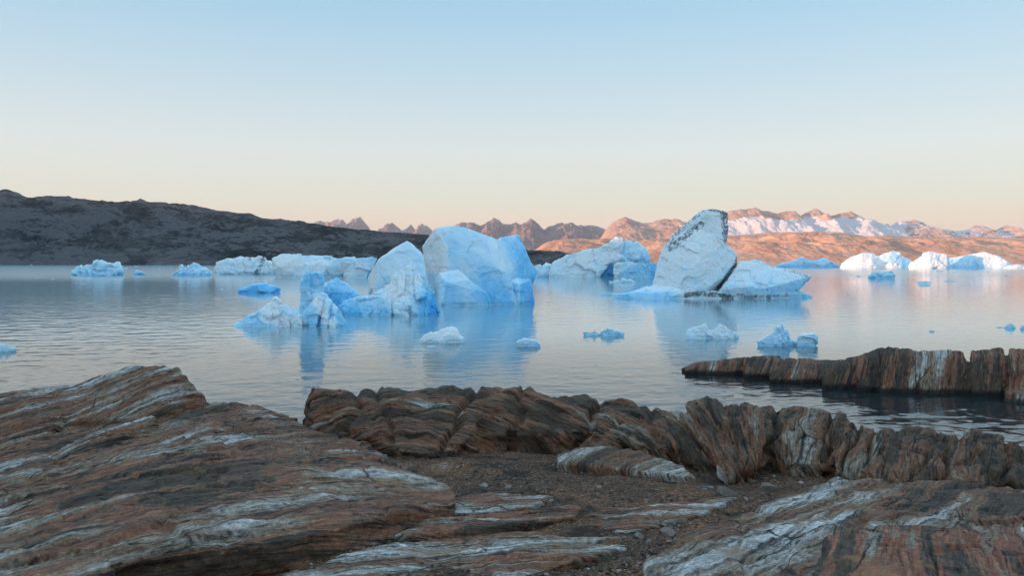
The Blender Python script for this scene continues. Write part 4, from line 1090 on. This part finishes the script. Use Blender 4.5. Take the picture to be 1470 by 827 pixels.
# unseen fjord wall left of and behind the viewer, shaped to shade the near water
shade_wall_uv = [(-300, 420, 55), (-330, 150, 52), (-330, -120, 48), (-330, -330, 46), (-330, -470, 46), (-335, -605, 46), (-345, -670, 76), (-380, -900, 92), (-440, -1250, 105), (-510, -1560, 125),
           (-640, -1900, 180), (-720, -2150, 225), (-740, -2500, 245), (-740, -2800, 235), (-740, -2950, 120), (-740, -3050, 20)]
wall = [(0.906 * u + 0.423 * v, 0.423 * u - 0.906 * v, h) for u, v, h in shade_wall_uv]
wp = np.array(wall, float)
dl = np.concatenate([[0], np.cumsum(np.linalg.norm(np.diff(wp[:, :2], axis=0), axis=1))])
tt_ = np.linspace(0, dl[-1], 320)
RX, RY, RH = (np.interp(tt_, dl, wp[:, k]) for k in range(3))
nrm = np.array([-0.906, -0.423])       # away from the water
us = np.linspace(-1, 1, 41)
Vw = []
for k in range(len(tt_)):
    half = 90 + 0.75 * RH[k]
    for u in us:
        o_ = u * half if u < 0 else u * half * 3
        Vw.append((RX[k] + nrm[0] * o_, RY[k] + nrm[1] * o_, RH[k] * max(0, 1 - abs(u)) ** 0.75 - 4 * abs(u)))
Vw = np.array(Vw)
Vw[:, 2] += 5 * fbm(np.column_stack([Vw[:, :2], np.zeros(len(Vw))]) / 60, 5) * np.clip(Vw[:, 2] / 20, 0, 1)
a = np.arange(len(Vw)).reshape(len(tt_), len(us))
tag(mesh_obj('hill', Vw, np.stack([a[:-1, :-1], a[:-1, 1:], a[1:, 1:], a[1:, :-1]], axis=-1).reshape(-1, 4).tolist(), M_hill), kind='structure')

# ------------------------------------------------------------------ haze
HAZE = 3.0e-5
if HAZE:
    t = NT('evening_haze')
    t.t.nodes.remove(t.bsdf)
    pv = t.n('ShaderNodeVolumePrincipled')
    pv.inputs['Density'].default_value = HAZE
    pv.inputs['Color'].default_value = (0.92, 0.93, 1.0, 1)
    pv.inputs['Anisotropy'].default_value = 0.1
    t.t.links.new(pv.outputs[0], t.out.inputs['Volume'])
    x0, x1, y0, y1, z0, z1 = -9000, 12000, -3000, 15500, -40, 760
    vb = [(x, y, z) for x in (x0, x1) for y in (y0, y1) for z in (z0, z1)]
    hz = mesh_obj('haze', vb, [[0, 1, 3, 2], [4, 6, 7, 5], [0, 4, 5, 1], [2, 3, 7, 6], [0, 2, 6, 4], [1, 5, 7, 3]], t.m, smooth_shade=False)
    tag(hz, kind='stuff')

# ------------------------------------------------------------------ sky, sun, camera
w = bpy.data.worlds.new('World'); SC.world = w; w.use_nodes = True
nt = w.node_tree; nt.nodes.clear()
wo = nt.nodes.new('ShaderNodeOutputWorld'); bg = nt.nodes.new('ShaderNodeBackground')
sky = nt.nodes.new('ShaderNodeTexSky'); sky.sky_type = 'NISHITA'; sky.sun_disc = False
sky.sun_elevation = SUN_EL
sky.sun_rotation = math.atan2(SUN_DIR.x, SUN_DIR.y)
sky.altitude = 0; sky.air_density = 1.0; sky.dust_density = 0.6; sky.ozone_density = 1.5
bg.inputs['Strength'].default_value = 0.15
# evening colour of the clear sky by height above the horizon, blended into the Nishita sky
tc = nt.nodes.new('ShaderNodeTexCoord'); sp = nt.nodes.new('ShaderNodeSeparateXYZ')
nt.links.new(tc.outputs['Generated'], sp.inputs[0])


def sky_ramp(stops):
    r = nt.nodes.new('ShaderNodeValToRGB'); nt.links.new(sp.outputs['Z'], r.inputs[0])
    el = r.color_ramp.elements
    while len(el) < len(stops): el.new(0.5)
    for e, (p, c) in zip(el, stops):
        e.position = p; e.color = (*c, 1)
    return r.outputs[0]


gain = sky_ramp([(0.0, (0.90, 0.86, 1.55)), (0.03, (0.92, 0.88, 1.50)), (0.055, (0.92, 0.91, 1.46)), (0.075, (0.92, 0.94, 1.39)), (0.135, (1.06, 0.97, 1.18)),
                 (0.227, (1.14, 1.08, 1.17)), (0.31, (1.13, 1.17, 1.24)), (0.5, (1.2, 1.4, 1.6)), (1.0, (1.3, 1.7, 2.1))])
K = 1 / (2 ** 1.6 * 0.15)
tone = sky_ramp([(p, tuple(v * K for v in c)) for p, c in [(0.0, (0.88, 0.64, 0.47)), (0.03, (0.87, 0.68, 0.50)), (0.055, (0.82, 0.71, 0.56)), (0.075, (0.75, 0.75, 0.63)),
                 (0.135, (0.72, 0.785, 0.775)), (0.227, (0.52, 0.70, 0.81)), (0.31, (0.37, 0.62, 0.81)), (0.45, (0.52, 0.82, 1.08)), (1.0, (0.62, 1.02, 1.40))]])
mu = nt.nodes.new('ShaderNodeMix'); mu.data_type = 'RGBA'; mu.blend_type = 'MULTIPLY'; mu.inputs[0].default_value = 1
nt.links.new(sky.outputs[0], mu.inputs[6]); nt.links.new(gain, mu.inputs[7])
mx = nt.nodes.new('ShaderNodeMix'); mx.data_type = 'RGBA'; mx.inputs[0].default_value = 0.88
nt.links.new(mu.outputs[2], mx.inputs[6]); nt.links.new(tone, mx.inputs[7])
nt.links.new(mx.outputs[2], bg.inputs[0]); nt.links.new(bg.outputs[0], wo.inputs[0])

sl = bpy.data.lights.new('sun', 'SUN'); sl.energy = 2.9; sl.angle = math.radians(0.5); sl.color = (1.0, 0.55, 0.32)
so = bpy.data.objects.new('sun', sl); COL.objects.link(so)
so.rotation_euler = (-SUN_DIR).to_track_quat('-Z', 'Y').to_euler()
so.location = (0, 0, 400)

cam = bpy.data.cameras.new('camera'); co_ = bpy.data.objects.new('camera', cam); COL.objects.link(co_)
cam.sensor_width = 36; cam.lens = F * 36 / 1470; cam.shift_y = -(413.5 - HY) / 1470
cam.clip_start = 0.1; cam.clip_end = 60000
co_.location = (0, 0, EYE); co_.rotation_euler = (math.radians(90), 0, 0)
SC.camera = co_

SC.view_settings.view_transform = 'Standard'; SC.view_settings.look = 'None'
SC.view_settings.gamma = 1.0; SC.view_settings.use_curve_mapping = False
SC.view_settings.exposure = 1.65
SC.render.engine = 'CYCLES'
SC.cycles.max_bounces = 6
SC.cycles.volume_bounces = 0
SC.cycles.use_denoising = True
